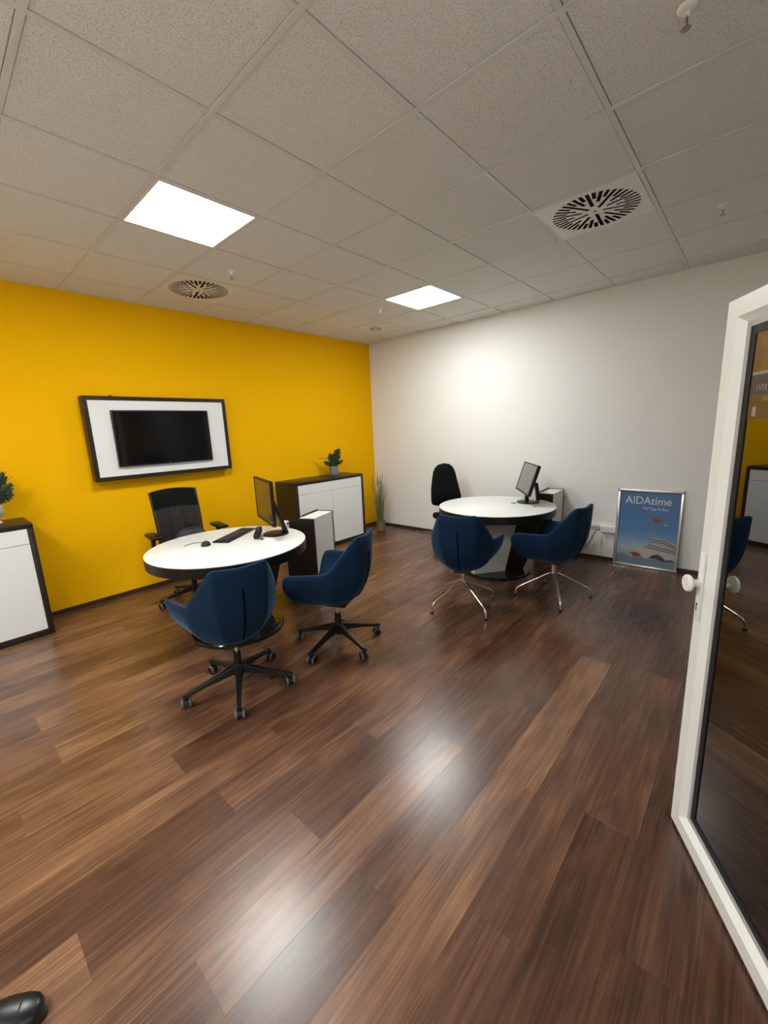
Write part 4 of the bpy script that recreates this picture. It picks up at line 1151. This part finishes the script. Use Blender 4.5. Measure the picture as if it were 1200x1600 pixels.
ringbox('gasket_reflection_band', gi+0.018, 0.024, -0.0095, 0.0095, MW['gasket'])  # gasket drawn wide: also stands in for the frame's dark reflection
go = gi+0.026
link('glass_pane', bx(go, DW-go, -0.006, -0.003, Z0+go, Z1-go), MW['glass'], d)
link('glass_pane', bx(go, DW-go, 0.003, 0.006, Z0+go, Z1-go), MW['glass'], d)
# lock plate, knob, keyhole on the visible face
yf = -FT/2
b = bmesh.new(); box(b, (0.030, 0.010, 0.250), (0.031, yf-0.005, 1.022), bev=0.004); link('lock_plate', b, MW['pvc'], d, True)
Mk = T((0.031, yf-0.010, 1.034), (PI/2, 0, 0))
link('door_knob', lathe([(0.0, 0.0), (0.013, 0.0), (0.014, 0.022), (0.026, 0.026), (0.0300, 0.030), (0.0300, 0.038), (0.027, 0.042), (0, 0.043)], 32, mat4=Mk), MW['pvc'], d, True)
kh = bmesh.new(); lathe([(0, 0), (0.0052, 0), (0.0052, 0.0008), (0, 0.0008)], 14, kh, mat4=T((0.031, yf-0.010, 0.955), (PI/2, 0, 0)))
box(kh, (0.0045, 0.0008, 0.022), (0.031, yf-0.0104, 0.943))
link('keyhole', kh, MW['gasket'], d)
lv = bmesh.new()
box(lv, (0.030, 0.010, 0.22), (0.030, -yf+0.005, 1.02), bev=0.004)
tube(curve_pts([(0.030, -yf+0.008, 1.05), (0.030, -yf+0.05, 1.05), (0.045, -yf+0.058, 1.05), (0.15, -yf+0.058, 1.05)], 6), 0.009, 10, lv)
link('lever_handle', lv, MW['pvc'], d, True)
# posters fixed inside the glass of the door
def dflat(name, x0, x1, z0, z1, m, y=-0.0068):
    return link(name, bx(x0, x1, y-0.0005, y, z0, z1), m, d)
dp = dflat('poster_photo', 0.120, 0.42, 1.735, 1.862, MW['amber'])
dflat('poster_border', 0.120, 0.42, 1.726, 1.735, MW['print_dim']).parent = dp
dflat('poster_text_panel', 0.120, 0.42, 1.668, 1.726, MW['slate']).parent = dp
dflat('poster_colour_panel', 0.120, 0.42, 1.60, 1.668, MW['rust']).parent = dp
text('poster_lettering', 'WIR BILDEN', 0.030, MW['print_dim'], dp, T((0.146, -0.0078, 1.677), (PI/2, 0, 0)), 'LEFT', 0.9)
text('poster_number', "B'", 0.020, MW['print_dim'], dp, T((0.200, -0.0078, 1.703), (PI/2, 0, 0)), 'LEFT')
dflat('poster_gold_strip', 0.178, 0.30, 1.650, 1.664, MW['print_gold'], -0.0073).parent = dp
dflat('poster_emblem', 0.140, 0.158, 1.607, 1.635, MW['print_dim'], -0.0073).parent = dp

# ------------------------------------------------------------------ shoe at the lower left
sh = thing('shoe', 'black leather shoe on the floor at the lower left edge', 'shoe', (-5.30, -3.435, 0.0), rd(-28))
def shoe_mesh():
    b = bmesh.new(); rings = []; seg = 24
    st = [(-0.165, 0.020, 0.065), (-0.150, 0.032, 0.085), (-0.11, 0.036, 0.088), (-0.05, 0.036, 0.080), (0.0, 0.042, 0.070), (0.04, 0.046, 0.060), (0.075, 0.044, 0.050), (0.10, 0.036, 0.042), (0.113, 0.022, 0.034), (0.118, 0.006, 0.026)]
    for x, hw_, ht in st:
        ring = []
        for k in range(seg):
            a = 2*PI*k/seg
            cy_, cz_ = math.cos(a), math.sin(a)
            ring.append(b.verts.new((x, hw_*math.copysign(abs(cy_)**0.8, cy_), 0.014+ht/2+ht/2*math.copysign(abs(cz_)**0.8, cz_))))
        rings.append(ring)
    for a, d_ in zip(rings, rings[1:]):
        for k in range(seg):
            j = (k+1) % seg; b.faces.new((a[k], a[j], d_[j], d_[k]))
    b.faces.new(rings[0][::-1]); b.faces.new(rings[-1])
    return b
link('upper', shoe_mesh(), MW['leather'], sh, 'all')
pl = []
for k in range(36):
    a = 2*PI*k/36; c_ = math.cos(a); s_ = math.sin(a)
    pl.append((-0.022+0.144*math.copysign(abs(c_)**0.85, c_), s_*(0.043+0.006*c_)))
link('sole', prism(pl, 0.016, bev=0.003), MW['sole'], sh, True)
link('toe_seam', tube(curve_pts([(0.045, -0.043, 0.035), (0.062, -0.03, 0.058), (0.068, 0, 0.066), (0.062, 0.03, 0.058), (0.045, 0.043, 0.035)], 6), 0.0022, 6), MW['nylon'], sh, True)
link('collar', tube(curve_pts([(-0.02, 0, 0.090), (-0.05, 0.024, 0.092), (-0.10, 0.030, 0.100), (-0.145, 0.018, 0.100), (-0.155, 0, 0.102), (-0.145, -0.018, 0.100), (-0.10, -0.030, 0.100), (-0.05, -0.024, 0.092), (-0.02, 0, 0.090)], 4), 0.006, 8), MW['nylon'], sh, True)
